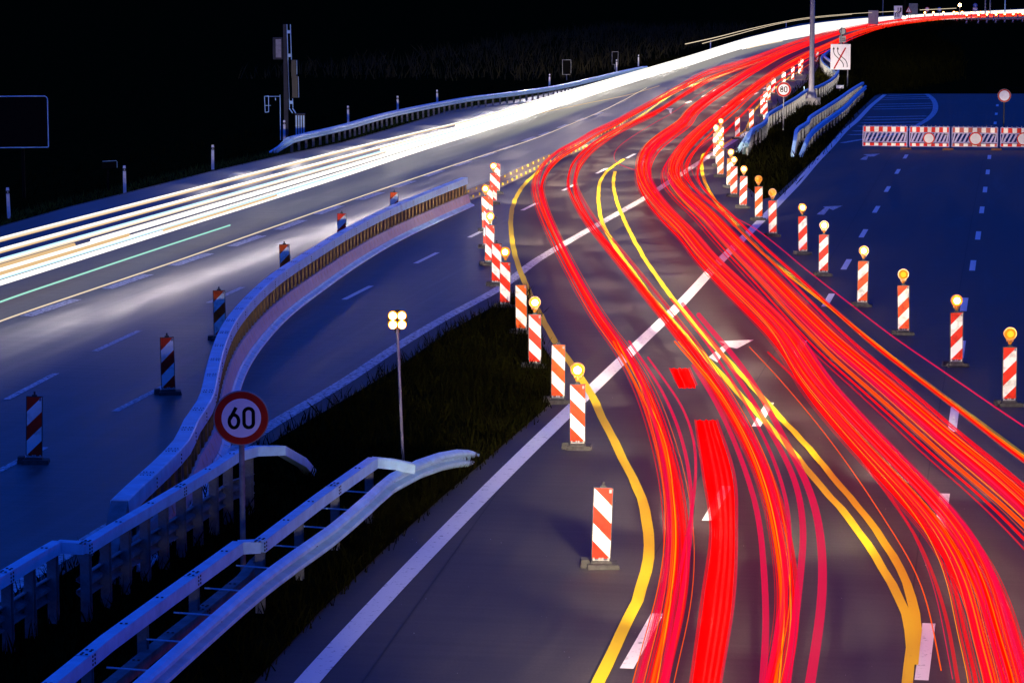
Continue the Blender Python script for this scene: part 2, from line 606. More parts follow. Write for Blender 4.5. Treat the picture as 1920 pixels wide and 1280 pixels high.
def dashes(name, cs, length, width, mat, vp=None, z=0.010, paths=None):
    mb = MB()
    pts = GP(cs)
    for i, p in enumerate(pts):
        if vp:
            d = (G(vp[0], 300) - G(p[0] * 0 + vp[0], 1200))
            d = Vector((d.x, d.y, 0)).normalized()
            a = math.atan((vp[0] - 960) / F * 1.0)
            d = Vector((math.sin(a), math.cos(a), 0))
        else:
            q0 = pts[max(0, i - 1)]
            q1 = pts[min(len(pts) - 1, i + 1)]
            d = Vector((q1.x - q0.x, q1.y - q0.y, 0)).normalized()
        ribbon(mb, [p - d * length / 2, p + d * length / 2], width, z)
    return tag(mb.build(name, mat), kind='structure')
VP = (1893, -40)
dashes('lane_dashes', [(1205, 1200), (1345, 943), (1431, 777), (1498, 655), (1553, 563), (1587, 496), (1619, 438), (1643, 393), (1664, 355), (1683, 322), (1698, 294)],
       2.9, 0.165, M['white'], VP)
dashes('lane_dashes', [(1735, 1220), (1767, 958), (1788, 786), (1802, 655), (1808, 571), (1824, 498), (1834, 442), (1841, 394), (1847, 356), (1852, 323), (1855, 295), (1864, 250), (1866, 231), (1868, 214), (1870, 198)],
       2.9, 0.165, M['white'], VP)
dashes('lane_dashes', [(671, 549), (800, 484), (897, 437), (993, 388), (1067, 352), (1128, 321), (1183, 293), (1230, 268)][:7], 3.2, 0.15, M['white'])
dashes('lane_dashes', [(1291, 192), (1321, 180), (1341, 170), (1360, 160), (1393, 143), (1430, 122)], 3.2, 0.18, M['white'])
dashes('lane_dashes', [(1360, 199), (1392, 187), (1417, 176), (1434, 166), (1453, 156), (1480, 140)], 3.2, 0.18, M['white'])
dashes('lane_dashes', [(20, 872), (267, 745), (424, 553)][:2], 3.6, 0.15, M['white_worn'])
dashes('lane_dashes', [(60, 724), (221, 639), (424, 553), (570, 480)], 3.6, 0.15, M['white_worn'])
dashes('broad_dashes', [(-90, 640), (97, 577), (240, 528), (359, 487), (463, 452), (545, 422), (617, 394), (695, 368), (757, 346), (812, 326), (867, 307), (913, 291),
                        (952, 277), (993, 261), (1023, 251), (1057, 237), (1090, 225), (1120, 214)], 3.6, 0.34, M['white_worn'])

# yellow tape lines of the diversion
Y1 = [(1012, 320), (983, 347), (965, 377), (958, 407), (959, 443), (968, 487), (983, 527), (1003, 572), (1024, 612), (1044, 646), (1067, 677), (1105, 735), (1135, 795),
      (1165, 855), (1195, 915), (1210, 960), (1217, 1015), (1212, 1070), (1195, 1125), (1165, 1190), (1145, 1235), (1122, 1280), (1085, 1360)]
Y2L = [(1170, 299), (1140, 320), (1125, 343), (1122, 370), (1127, 410), (1140, 440), (1160, 473), (1187, 510), (1213, 547), (1247, 587), (1295, 640), (1350, 700), (1415, 770),
       (1475, 835), (1530, 902), (1592, 973), (1645, 1050), (1685, 1120), (1703, 1170), (1708, 1215), (1700, 1280), (1685, 1370)]
Y2R = [(1153, 322), (1150, 343), (1158, 383), (1180, 433), (1207, 483), (1237, 527), (1280, 583), (1325, 635), (1395, 709), (1455, 775), (1515, 840), (1570, 905), (1620, 965),
       (1665, 1030), (1700, 1095), (1715, 1155), (1716, 1215), (1705, 1275)]
Y3 = [(1335, 285), (1322, 288), (1316, 302), (1316, 320), (1322, 342), (1332, 363), (1347, 385), (1363, 403), (1380, 421), (1413, 457), (1447, 490), (1497, 528), (1547, 568), (1613, 624),
      (1680, 677), (1747, 727), (1825, 785), (1920, 855), (2000, 912), (2200, 1050)]
Y4 = [(1342, 283), (1360, 270), (1380, 257), (1397, 245), (1404, 231), (1413, 211), (1427, 193), (1445, 173), (1473, 151), (1513, 124), (1540, 106)]
Y5 = [(1170, 299), (1215, 276), (1270, 247), (1330, 209), (1390, 172), (1440, 141)]
def yellow(px, z, width=0.15, seed=1):
    random.seed(seed)
    mb = MB()
    p = resample(spline(GP(px), step=0.4), 0.9)
    N = frames(p)
    p = [q + n * random.uniform(-0.010, 0.010) for q, n in zip(p, N)]
    ribbon(mb, p, width, z, wob=0.003)
    return tag(mb.build('yellow_line', M['yellow']), kind='structure')
yellow(Y1, 0.014, 0.16, 1)
yellow(Y2L, 0.014, 0.135, 2)
yellow(Y2R, 0.018, 0.13, 3)
yellow(Y3, 0.014, 0.15, 4)
yellow(Y4, 0.014, 0.14, 5)

# expansion joints of the concrete
for jp in ([(1080, 1330), (1110, 1280), (1215, 1055), (1330, 860), (1440, 680), (1480, 612), (1560, 480), (1640, 345), (1680, 275)],
           [(1688, 1330), (1698, 1230), (1717, 1060), (1742, 870), (1775, 690), (1803, 520), (1828, 380), (1845, 290)],
           [(640, 1335), (760, 1165), (870, 1010), (1000, 830)]):
    line_obj('road_joint', jp, 0.022, 0.007, M['joint'], step=6)
mbj = MB()
ra = math.atan((1893 - 960) / F)
rd, rn = Vector((math.sin(ra), math.cos(ra), 0)), Vector((math.cos(ra), -math.sin(ra), 0))
for k in range(36):
    c = rd * (34 + 5.0 * k) + rn * 1.0
    if k > 8:
        ribbon(mbj, [c + rn * (10 - 22 * min(1, (k) / 60)), c + rn * 26], 0.018, 0.0062)
tag(mbj.build('road_joint', M['joint']), kind='structure')
# turn arrows and the hatched nose
AR = [(205, 1018), (400, 1010), (305, 1060), (262, 1050), (235, 1077), (195, 1137), (145, 1108), (215, 1052), (240, 1037)]
poly_sheet('turn_arrow', [G(1280 + x / 3, 300 + y / 3, 0.010) for x, y in AR], M['white'])
AR = [(790, 262), (900, 257), (845, 282), (825, 273), (795, 308), (753, 306), (800, 270)]
poly_sheet('turn_arrow', [G(1280 + x / 3, 300 + y / 3, 0.010) for x, y in AR], M['white_worn'])
AR = [(110, 838), (300, 830), (230, 862), (167, 862), (150, 900), (72, 896), (120, 865), (160, 855)]
poly_sheet('turn_arrow', [G(1600 + x / 6, 150 + y / 6, 0.010) for x, y in AR], M['white_worn'])
AR = [(1730, 262), (1820, 258), (1800, 272), (1790, 330), (1770, 300), (1765, 280)]
poly_sheet('turn_arrow', [G(960 + x / 6, 160 + y / 6, 0.010) for x, y in AR], M['white_worn'])
line_obj('hatching', [(1738, 177), (1748, 185), (1754, 197), (1752, 210), (1742, 222), (1725, 233), (1700, 245), (1660, 256), (1610, 263), (1572, 270)], 0.34, 0.012, M['white_worn'])
mbh = MB()
for (x0, x1, y) in ((1664, 1738, 178.5), (1659, 1746, 182.5), (1654, 1748, 186), (1644, 1749, 195), (1640, 1749, 199.5), (1636, 1748, 204), (1624, 1738, 219), (1620, 1734, 224),
                    (1616, 1728, 230), (1610, 1716, 236), (1600, 1690, 245), (1592, 1668, 252)):
    ribbon(mbh, GP([(x0, y + 1.2), (x1, y - 1.0)]), 0.55, 0.008)
tag(mbh.build('hatching', M['white_worn']), kind='structure')
# ================================================================== road furniture
def yaw_to_cam(p, extra=0.0):
    return math.atan2(p.x, -(0 - p.y)) * -1.0 * -1.0 * 0 + extra

# ---- guide beacons -------------------------------------------------
def beacon_meshes(stripe, lamp):
    """one prototype beacon standing at the origin, front towards -Y"""
    root = empty('guide_beacon', (0, 0, 0))
    mb = MB()
    W_, D_ = 0.25, 0.045
    z0, z1 = 0.14, 1.14
    mb.box((0, 0, (z0 + z1) / 2), (W_ + 0.028, D_, z1 - z0 + 0.028), 1)          # moulded black rim
    y = -D_ / 2 - 0.004
    mb.box((0, y + 0.003, (z0 + z1) / 2), (W_, 0.008, z1 - z0), 0)               # film on both faces
    mb.box((0, -y - 0.003, (z0 + z1) / 2), (W_, 0.008, z1 - z0), 0)
    mb.box((0.1, y - 0.003, 1.10), (0.036, 0.004, 0.05), 2)                      # small approval sticker
    mb.build('panel', [stripe, M['black'], M['sign_back']], root)
    ft = MB()
    ft.box((0.03, 0, 0.035), (0.46, 0.34, 0.07), 0, taper=0.93)
    ft.box((-0.22, 0.05, 0.055), (0.13, 0.22, 0.11), 0, taper=0.85)
    ft.box((0.0, 0, 0.085), (0.30, 0.14, 0.035), 0, taper=0.9)
    ft.build('foot', M['rubber'], root)
    cl = MB()
    for x in (-0.105, -0.02, 0.02, 0.105):
        cl.box((x, -0.012, 0.118), (0.028, 0.05, 0.06), 0)
    cl.box((0, -0.008, 0.108), (0.235, 0.044, 0.012), 0)
    cl.build('clip', M['clip'], root)
    st = MB()
    st.box((0, 0, 1.165), (0.085, 0.04, 0.03), 0)
    st.lathe([(0.018, 1.17), (0.018, 1.225), (0.012, 1.235)], 10)
    st.build('lamp_socket', M['black'], root)
    if lamp:
        hl = MB()
        hl.lathe([(0.03, 1.20), (0.04, 1.24), (0.035, 1.27)], 14)
        hl.box((0, 0.03, 1.27), (0.12, 0.06, 0.05))
        hl.lathe([(0.085, -0.012), (0.115, -0.012), (0.115, 0.03), (0.08, 0.045)], 20, (0, 0, 1.385), 'y')
        big = 2.3 if lamp == 'far' else 1.12  # far lamps enlarged so their glow shows at distance
        hl.v = [(x * big, y * big, 1.2 + (z - 1.2) * big) for x, y, z in hl.v]
        L = hl.build('warning_lamp', M['amber_housing'], root)
        ln = MB()
        ln.lathe([(0.058, -0.048), (0.070, -0.044), (0.092, -0.028), (0.096, -0.010)], 20, (0, 0, 1.385), 'y', 0)
        ln.lathe([(0.010, -0.0615), (0.035, -0.058), (0.059, -0.0485)], 20, (0, 0, 1.385), 'y', 1)
        ln.v = [(x * big, y * big, 1.2 + (z - 1.2) * big) for x, y, z in ln.v]
        mt = {'far': (M['lens_far'], M['lens_on']), 'on': (M['lens_rim'], M['lens_on']), 'dim': (M['lens_rim_dim'], M['lens_dim']), 'off': (M['lens_off'], M['lens_off'])}[lamp]
        ln.build('lens', mt, L, smooth=True)
    return root

protos = {}
def beacon(px, py, kind, lamp, label, group, tilt=0.0):
    p = G(px, py - 3, 0.0)
    key = (kind, lamp)
    if key not in protos:
        protos[key] = beacon_meshes(M['stripe_a'] if kind == 'a' else M['stripe_b'], lamp)
        o = protos[key]
    else:
        o = copy_tree(protos[key])
    o.location = p
    o.rotation_euler = (random.uniform(-.03, .03), random.uniform(-0.028, 0.028) + tilt, -math.atan2(p.x, p.y) * 0.7 + random.uniform(-0.10, 0.10))
    tag(o, label, 'beacon', group)
    return o

random.seed(11)
GA = 'red and white beacons along the left yellow line'
LEFT_ROW = [
    (931, 366, None, 'unlit beacon farthest up the left yellow line, foremost of nothing, right of a lit lamp'),
    (925, 386, 'on', 'lit beacon farthest from the camera in the left row, near the steel barrier end'),
    (917, 412, None, 'unlit beacon mostly hidden between the two farthest lit beacons of the left row'),
    (912, 437, 'on', 'second farthest lit beacon of the left row, right of the steel barrier end'),
    (914, 468, None, 'unlit beacon mostly hidden directly behind the third farthest lit lamp of the left row'),
    (917, 500, 'on', 'beacon with lit amber lamp, third farthest lit one of the left row'),
    (931, 539, None, 'unlit beacon where the white edge line meets the left yellow line'),
    (947, 580, 'on', 'beacon with lit amber lamp at the upper tip of the dark central verge'),
    (978, 629, None, 'unlit beacon on the verge tip just left of the second nearest lit beacon'),
    (1003, 693, 'on', 'lit beacon second from the camera among the lit ones of the left row'),
    (1046, 758, None, 'unlit beacon left of the nearest lit lamp of the left row'),
    (1083, 844, 'on', 'lit beacon nearest the camera in the left row, on the white edge line'),
    (1126, 1066, None, 'unlit beacon standing alone nearest the camera, left of the yellow line bend'),
]
LEFT_ROW[0] = (931, 366, None, 'unlit beacon farthest up the left row, touching the farthest lit lamp on its right')
for px, py, lamp, lab in LEFT_ROW:
    beacon(px, py, 'a', lamp, lab, GA)

GB = 'red and white beacons along the right yellow line'
RIGHT_ROW = [
    (1343, 300, 'on', 'lit beacon at the left end of the cluster where the right yellow line begins'),
    (1352.5, 285, 'on', 'lit beacon farthest back in the cluster where the right yellow line begins'),
    (1347.5, 315, 'on', 'lit beacon squeezed in the middle of the cluster where the right yellow line starts'),
    (1350.5, 335, 'on', 'lit beacon standing foremost in the cluster at the start of the right yellow line'),
    (1368, 355, 'on', 'lit beacon partly hidden by the next one, just below the four beacon cluster'),
    (1376, 372, 'on', 'lit beacon between the half hidden beacon and the one at the verge tip'),
    (1393, 393, 'on', 'lit beacon with bright amber lamp against the tip of the dark right verge'),
    (1422.5, 416, 'off', 'beacon with an unlit amber lamp and scuffed orange film, upper of two unlit ones'),
    (1449, 446, 'off', 'beacon with an unlit amber lamp on the white edge line, lower of two unlit ones'),
    (1505.5, 480, 'on', 'lit beacon next below the two unlit lamps, left of a faded turn arrow'),
    (1543.5, 520, 'on', 'lit beacon sixth from the camera in the right row'),
    (1616.5, 577, 'on', 'lit beacon fourth from the camera in the right row'),
    (1694, 630, 'dim', 'beacon with a fading amber lamp third from the camera in the right row'),
    (1793, 689, 'on', 'brightly lit beacon in front of a white lane dash, second from the camera'),
    (1892, 763, 'dim', 'beacon with a dim amber lamp nearest the camera in the right row'),
]
RIGHT_ROW[10] = (1543.5, 520, 'on', 'lit beacon second below the two unlit lamps in the right row')
RIGHT_ROW[11] = (1616.5, 577, 'on', 'lit beacon midway down the right row, between white lane dashes of the closed lanes')
for px, py, lamp, lab in RIGHT_ROW:
    beacon(px, py, 'b', lamp, lab, GB)

GC = 'red and white beacons without lamps along the far yellow line'
for px, py, lab in [
    (1382.5, 264.5, 'unlit beacon nearest the camera in the upper right row, left of the dark barrier end'),
    (1409, 247.5, 'unlit beacon second in the upper right row, beside the blue barrier bend'),
    (1435, 232, 'unlit beacon half hidden behind the blue barrier, front of a tight bunch'),
    (1430, 221, 'unlit beacon at the left of the tight bunch beyond the barrier end'),
    (1434.7, 209.5, 'unlit beacon in the middle of the tight bunch left of the 80 sign'),
    (1441, 194.5, 'unlit beacon at the right of the tight bunch left of the 80 sign'),
    (1450, 180, 'unlit beacon immediately left of the 80 speed sign disc'),
    (1469.5, 167, 'unlit beacon directly behind the top of the 80 speed sign'),
    (1486, 155.5, 'unlit beacon just right of and beyond the 80 speed sign'),
    (1499, 144, 'unlit beacon in front of its twin, left of the tall grey pole'),
    (1502.5, 138, 'unlit beacon behind its twin, left of the tall grey pole'),
    (1532, 122, 'unlit beacon just right of the tall grey pole, farthest in the upper right row'),
]:
    beacon(px, py, 'b', None, lab, GC)

GD = 'dark beacons along the left carriageway'
for px, py, lab in [
    (64, 871, 'dark beacon nearest the left picture edge on the left carriageway'),
    (316, 742, 'dark beacon on the left carriageway, second from the left and left of the barrier bend'),
    (413, 641, 'dark beacon touching the outer bend of the curved steel barrier'),
    (536, 541, 'dark reddish beacon behind the curved barrier, fourth from the left'),
    (640, 474, 'dark reddish beacon behind the straight barrier run, fifth from the left'),
    (738, 428, 'small dark beacon behind the barrier, farthest of the left carriageway row'),
]:
    beacon(px, py, 'b', None, lab, GD)

# ---- far roadworks: row of lit beacons on the bend -----------------
GE = 'tiny beacons with lit lamps at the far bend'
far_pts = [(1734, 41), (1750, 41), (1769, 41), (1788, 40), (1794, 42), (1804, 40), (1812, 46), (1821, 41), (1834, 46), (1838, 40), (1850, 45), (1853, 40), (1863, 41), (1867, 45),
           (1872, 40), (1884, 44), (1899, 44), (1908, 40), (1917, 43)]
for px, py in far_pts:
    beacon(px, py + 2, 'b', 'far', 'tiny beacon with lit amber lamp in the glittering row at the far bend', GE)

# ---- delineator posts ----------------------------------------------
def delineator():
    root = empty('delineator_post', (0, 0, 0))
    mb = MB()
    mb.box((0, 0, 0.40), (0.12, 0.09, 0.86), taper=0.95)
    mb.box((0, 0, 0.99), (0.114, 0.085, 0.10), taper=0.82)
    mb.build('post', M['post_white'], root)
    b = MB()
    b.box((0, 0, 0.885), (0.118, 0.09, 0.11))
    bb = b.build('black_band', M['black'], root)
    r = MB()
    r.box((0, -0.048, 0.885), (0.04, 0.006, 0.075))
    r.build('reflector', M['clip'], bb)
    return root
dp = None
GP_ = 'white delineator posts on the left verge'
for px, py, lab in [(17, 408, 'white delineator post at the left picture edge'), (234, 361, 'white delineator post beside the small dark T shaped sign'),
                    (399, 317, 'white delineator post standing alone between the T sign and the mast'), (533, 264, 'white delineator post in front of the mast cabinet, behind the guardrail start'),
                    (653, 233, 'white delineator post first along the guardrail right of the mast'), (746, 212, 'white delineator post second along the guardrail'),
                    (820, 199, 'white delineator post third along the guardrail'), (1030, 165, 'white delineator post left of the first dark board'),
                    (1197, 124, 'white delineator post behind the far end of the guardrail'), (1156, 134, 'white delineator post at the foot of the second dark board'),
                    (1474, 52, 'white delineator post beside the far white light band'), (1332, 93, 'white delineator post above the far white light band, left one')]:
    p = G(px, py)
    o = delineator() if dp is None else copy_tree(dp)
    dp = dp or o
    o.location = p
    o.rotation_euler = (random.uniform(-.03, .03), random.uniform(-.03, .03), 0.2)
    tag(o, lab, 'post', GP_)

# ---- curved mobile steel barrier -----------------------------------
BAR = [(224, 936), (258, 903), (292, 873), (340, 824), (360, 783), (386, 745), (398, 695), (410, 650), (430, 604), (466, 559), (516, 514), (583, 470), (653, 428), (724, 392),
       (805, 358), (872, 332)]
BH = 1.04
bpath = spline(GP(BAR, BH), step=1.0)
bpath = [Vector((p.x, p.y, 0)) for p in resample(bpath, 1.0)]
bp = [bpath[0]]
barrier = empty('steel_barrier', bpath[len(bpath) // 2])
tag(barrier, 'long curved mobile steel barrier with open slatted flank and broad foot, sweeping around the bend', 'barrier')
off = barrier.location.copy()
BPL = [p - off for p in bpath]
mb = MB()
mb.sweep(BPL, [(-0.11, 1.04), (0.11, 1.04), (0.13, 1.025), (0.135, 0.80), (-0.135, 0.80), (-0.13, 1.025)][::-1])
# module seams on the beam
N = frames(BPL)
for i in range(2, len(BPL) - 1, 2):
    p, n = BPL[i], N[i]
    t = Vector((-n.y, n.x, 0))
    for s in (-1, 1):
        for u in (-0.07, -0.03, 0.03, 0.07):
            c = p + n * u + t * (0.12 * s)
            mb.box((c.x, c.y, 1.041), (0.022, 0.022, 0.012), 1)
    a, b = p - n * 0.112, p + n * 0.112
    mb.quad((a.x, a.y, 1.0425), (b.x, b.y, 1.0425), (b.x + t.x * .02, b.y + t.y * .02, 1.0425), (a.x + t.x * .02, a.y + t.y * .02, 1.0425), 1)
    for v in (0.84, 0.90, 0.96):
        c = p + n * 0.134 + t * 0.05
        mb.box((c.x, c.y, v), (0.02, 0.02, 0.025), 1, math.atan2(n.y, n.x))
mb.build('top_beam', [M['steel'], M['bolt']], barrier)
pts_ = resample(BPL, 0.6)
NN = frames(pts_)
post_proto = None
rest = MB()
for i, (p, n) in enumerate(zip(pts_, NN)):
    rz = math.atan2(n.y, n.x)
    if i >= 98:
        for u in (.085, -.085):
            rest.box((p.x + n.x * u, p.y + n.y * u, .61), (.05, .07, .38), 0, rz)
        continue
    if post_proto is None:
        m_ = MB()
        m_.box((0.085, 0, 0.61), (0.05, 0.07, 0.38))
        m_.box((-0.085, 0, 0.61), (0.05, 0.07, 0.38))
        m_.box((0, 0, 0.79), (0.2, 0.05, 0.015))
        post_proto = m_.build('post', M['rail_post'], barrier)
        o = post_proto
    else:
        o = post_proto.copy()
        COL.objects.link(o)
        o.parent = barrier
    o.location = p
    o.rotation_euler = (0, 0, rz)
rest.build('far_posts', M['rail_post'], barrier)['kind'] = 'stuff'
for sgn in (1, -1):
    mb = MB()
    prof = [(0.10 * sgn, 0.43), (0.14 * sgn, 0.42), (0.225 * sgn, 0.13), (0.20 * sgn, 0.12)]
    mb.sweep(BPL, prof if sgn < 0 else prof[::-1])
    q = resample(BPL, 0.5)
    nq = frames(q)
    for i, (p, n) in enumerate(zip(q, nq)):
        if i % 9 in (3, 4):
            continue
        t = Vector((-n.y, n.x, 0))
        a = p + n * (0.152 * sgn + 0.006 * sgn)
        b = p + n * (0.188 * sgn + 0.006 * sgn)
        mb.quad(a + Vector((0, 0, .365)), a + t * .06 + Vector((0, 0, .365)), b + t * .06 + Vector((0, 0, .25)), b + Vector((0, 0, .25)), 1)
    mb.build('side_panel', [M['panel_steel'], M['slot']], barrier)
    mb = MB()
    prof = [(0.20 * sgn, 0.12), (0.235 * sgn, 0.125), (0.26 * sgn, 0.09), (0.36 * sgn, 0.05), (0.375 * sgn, 0.0), (0.2 * sgn, 0.0)]
    mb.sweep(BPL, prof if sgn < 0 else prof[::-1])
    for i in range(2, len(BPL) - 1, 2):
        p, n = BPL[i], N[i]
        t = Vector((-n.y, n.x, 0))
        a, b = p + n * (.262 * sgn), p + n * (.36 * sgn)
        mb.quad((a.x, a.y, .0925), (b.x, b.y, .0535), (b.x + t.x * .03, b.y + t.y * .03, .0535), (a.x + t.x * .03, a.y + t.y * .03, .0925), 1)
    mb.build('foot_flange', [M['steel'], M['bolt']], barrier)
mb = MB()
mb.sweep(BPL, [(-0.09, 0.42), (0.09, 0.42), (0.09, 0.39), (-0.09, 0.39)][::-1])
mb.build('inner_tray', M['steel_dark'], barrier)
mb = MB()
mb.sweep(BPL, [(-0.01, 0.80), (0.01, 0.80), (0.01, 0.42), (-0.01, 0.42)][::-1])
mb.build('inner_shade_plate', M['bolt'], barrier)  # added black plate standing in for the shade between the posts
# nose piece at the near end
a = BPL[0]
d = (BPL[0] - BPL[2]).normalized()
n0 = N[0]
mb = MB()
mb.sweep([a, a + d * .5, a + d * 1.3], [(-0.13, 0.90), (0.13, 0.90), (0.2, 0.02), (-0.2, 0.02)][::-1], N=[n0, n0, n0]) if False else None
e = [a, a + d * 0.9]
mb.v += [tuple(a + n0 * u + Vector((0, 0, v))) for u, v in ((-.12, 1.02), (.12, 1.02), (.2, .1), (-.2, .1))]
mb.v += [tuple(a + d * 0.8 + n0 * u + Vector((0, 0, v))) for u, v in ((-.12, .42), (.12, .42), (.2, .02), (-.2, .02))]
for q in ((0, 1, 5, 4), (1, 2, 6, 5), (2, 3, 7, 6), (3, 0, 4, 7), (4, 5, 6, 7)):
    mb.face(q)
mb.build('end_nose', M['steel_dark'], barrier)

# ---- fixed guardrails of box beam and W section ---------------------
W_PROF = [(0.00, 0.00), (0.075, -0.018), (0.115, -0.05), (0.12, -0.085), (0.01, -0.14), (0.01, -0.17), (0.115, -0.20), (0.12, -0.245), (0.075, -0.29), (0.0, -0.31),
          (-0.012, -0.30), (0.065, -0.28), (0.105, -0.242), (0.10, -0.21), (-0.004, -0.178), (-0.004, -0.132), (0.105, -0.08), (0.10, -0.056), (0.065, -0.03), (-0.012, -0.01)]

def box_beam(path, wdt, hgt, parent, name='box_beam', mat=None, bolts=True, bolt_step=1.33):
    mb = MB()
    mb.sweep(path, [(-wdt / 2, 0), (wdt / 2, 0), (wdt / 2, -hgt), (-wdt / 2, -hgt)])
    if bolts:
        q = resample(path, bolt_step)
        n = frames(q)
        for i, (p, k) in enumerate(zip(q, n)):
            t = Vector((-k.y, k.x, 0))
            rz = math.atan2(k.y, k.x)
            offs = [(-.03, 0), (.03, 0)] if i % 3 else [(-.03, -.10), (.03, -.10), (-.03, .10), (.03, .10), (-.03, -.04), (.03, .04)]
            for u, s_ in offs:
                c = p + k * u + t * s_
                mb.box((c.x, c.y, p.z + .004), (.026, .026, .012), 1, rz)
            if i % 3 == 0:
                for v in (-.03, -.075, -.12):
                    for s_ in (-.05, .03):
                        c = p + k * (wdt / 2 + .002) + t * s_
                        mb.box((c.x, c.y, p.z + v), (.012, .024, .024), 1, rz)
                s2 = p - t * 0.16
                a, b = s2 - k * (wdt / 2), s2 + k * (wdt / 2)
                mb.quad((a.x, a.y, p.z + .002), (b.x, b.y, p.z + .002), (b.x + t.x * .012, b.y + t.y * .012, p.z + .002), (a.x + t.x * .012, a.y + t.y * .012, p.z + .002), 1)
    return mb.build(name, [mat or M['steel'], M['bolt']], parent)

def rail_posts(path, step, z_top_off, size, parent, mat, off_u=0.0, limit=98):
    q = resample(path, step)[:limit]
    n = frames(q)
    proto = None
    for p, k in zip(q, n):
        top = p.z + z_top_off
        if top < 0.2:
            continue
        c = p + k * off_u
        if proto is None:
            m_ = MB()
            sx, sy = size
            m_.box((0, -sy / 2, 0.5), (sx, 0.012, 1.0))
            m_.box((0, sy / 2, 0.5), (sx, 0.012, 1.0))
            m_.box((-sx / 2 + .006, 0, 0.5), (0.012, sy - .014, 1.0))
            proto = m_.build('post', mat, parent)
            o = proto
        else:
            o = proto.copy()
            COL.objects.link(o)
            o.parent = parent
        o.location = (c.x, c.y, -0.0)
        o.scale = (1, 1, top)
        o.rotation_euler = (0, 0, math.atan2(k.y, k.x))

# median barrier on the left: slim box beam on closely spaced tall posts
ga = empty('box_beam_barrier', (0, 0, 0))
tag(ga, 'blue box beam barrier on tall close posts, running behind the 60 sign', 'guardrail')
A1 = GP([(-260, 1215), (-120, 1143), (0, 1076), (60, 1040), (108, 1013)], 1.05)
A2 = GP([(160, 1016), (205, 988), (250, 962), (330, 915), (400, 873), (440, 847), (478, 836)], 1.05)
A3 = [A2[-1], G(527, 835, 1.02), G(566, 858, 0.55), G(585, 880, 0.05)]
A1s, A2s = spline(A1, step=1.0), spline(A2, step=1.0)
box_beam(A1s, 0.15, 0.15, ga)
box_beam([A1s[-1], A2s[0]], 0.15, 0.15, ga, bolts=False)
box_beam(A2s, 0.15, 0.15, ga)
box_beam(A3, 0.15, 0.15, ga, bolts=False)
rail_posts(A1s, 0.8, -0.15, (0.12, 0.10), ga, M['steel_dark'])
rail_posts(A2s, 0.8, -0.15, (0.12, 0.10), ga, M['steel_dark'])
mb = MB()
for pth in (A1s, A2s):
    mb.sweep([Vector((p.x, p.y, 0.62)) for p in pth], [(u - 0.02, v) for u, v in [(-a, b) for a, b in W_PROF]][::-1])
mb.build('lower_rail', M['steel_dark'], ga)

# right median barrier: stepped box beam with a W rail on its traffic side
gb = empty('median_guardrail', (0, 0, 0))
tag(gb, 'blue stepped guardrail in the near verge, box beams beside a wavy rail', 'guardrail')
B1 = GP([(-70, 1416), (90, 1281), (200, 1192), (320, 1105), (400, 1048), (447, 1014)], 0.98)
B2 = GP([(487, 1012), (540, 972), (600, 927), (655, 888), (700, 857)], 0.98)
B1s, B2s = spline(B1, step=1.2), spline(B2, step=1.2)
box_beam(B1s, 0.16, 0.16, gb)
box_beam([B1s[-1], B2s[0]], 0.16, 0.16, gb, 'link_beam', bolts=False)
box_beam(B2s, 0.16, 0.16, gb)
box_beam([B2s[-1], G(740, 861, 0.93), G(778, 869, 0.86)], 0.15, 0.15, gb, 'link_beam', bolts=False)
B3 = GP([(-60, 1495), (190, 1290), (320, 1185), (400, 1123), (455, 1079)], 0.52)
B3s = spline(B3, step=1.2) + [G(477, 1050, 0.62), G(488, 1026, 0.82)]
box_beam(B3s, 0.15, 0.13, gb, 'lower_beam', M['steel_dark'])
D1 = [(-20, 1500, .78), (120, 1385, .78), (245, 1282, .78), (360, 1182, .78), (480, 1081, .78), (550, 1030, .78), (615, 985, .78), (680, 931, .78), (730, 888, .78), (780, 862, .74), (822, 848, .62), (856, 842, .46), (878, 843, .22), (896, 850, -.05)]
D1s = spline(GP(D1), step=0.8)
mb = MB()
mb.sweep(D1s, W_PROF)
nq = frames(D1s)
for i in range(3, len(D1s) - 3, 5):
    p, n = D1s[i], nq[i]
    for v in (-.075, -.115, -.20, -.24):
        mb.box((p.x + n.x * .075, p.y + n.y * .075, p.z + v), (.03, .02, .012), 1, math.atan2(n.y, n.x))
mb.build('wavy_rail', [M['steel'], M['bolt']], gb)
rail_posts(B1s, 2.0, -0.16, (0.11, 0.09), gb, M['steel_dark'])
rail_posts(B2s, 2.0, -0.16, (0.11, 0.09), gb, M['steel_dark'])
q = resample(D1s, 1.33)
nq = frames(q)
proto = None
for p, n in list(zip(q, nq))[:-5]:
    m_ = MB()
    m_.bar((-0.02, 0, 0), (-0.62, 0.0, 0.02), 0.012, 6)
    if proto is None:
        proto = m_.build('spacer', M['steel'], gb)
        o = proto
    else:
        o = proto.copy()
        COL.objects.link(o)
        o.parent = gb
    o.location = (p.x, p.y, p.z - .15)
    o.rotation_euler = (0, 0, math.atan2(n.y, n.x))

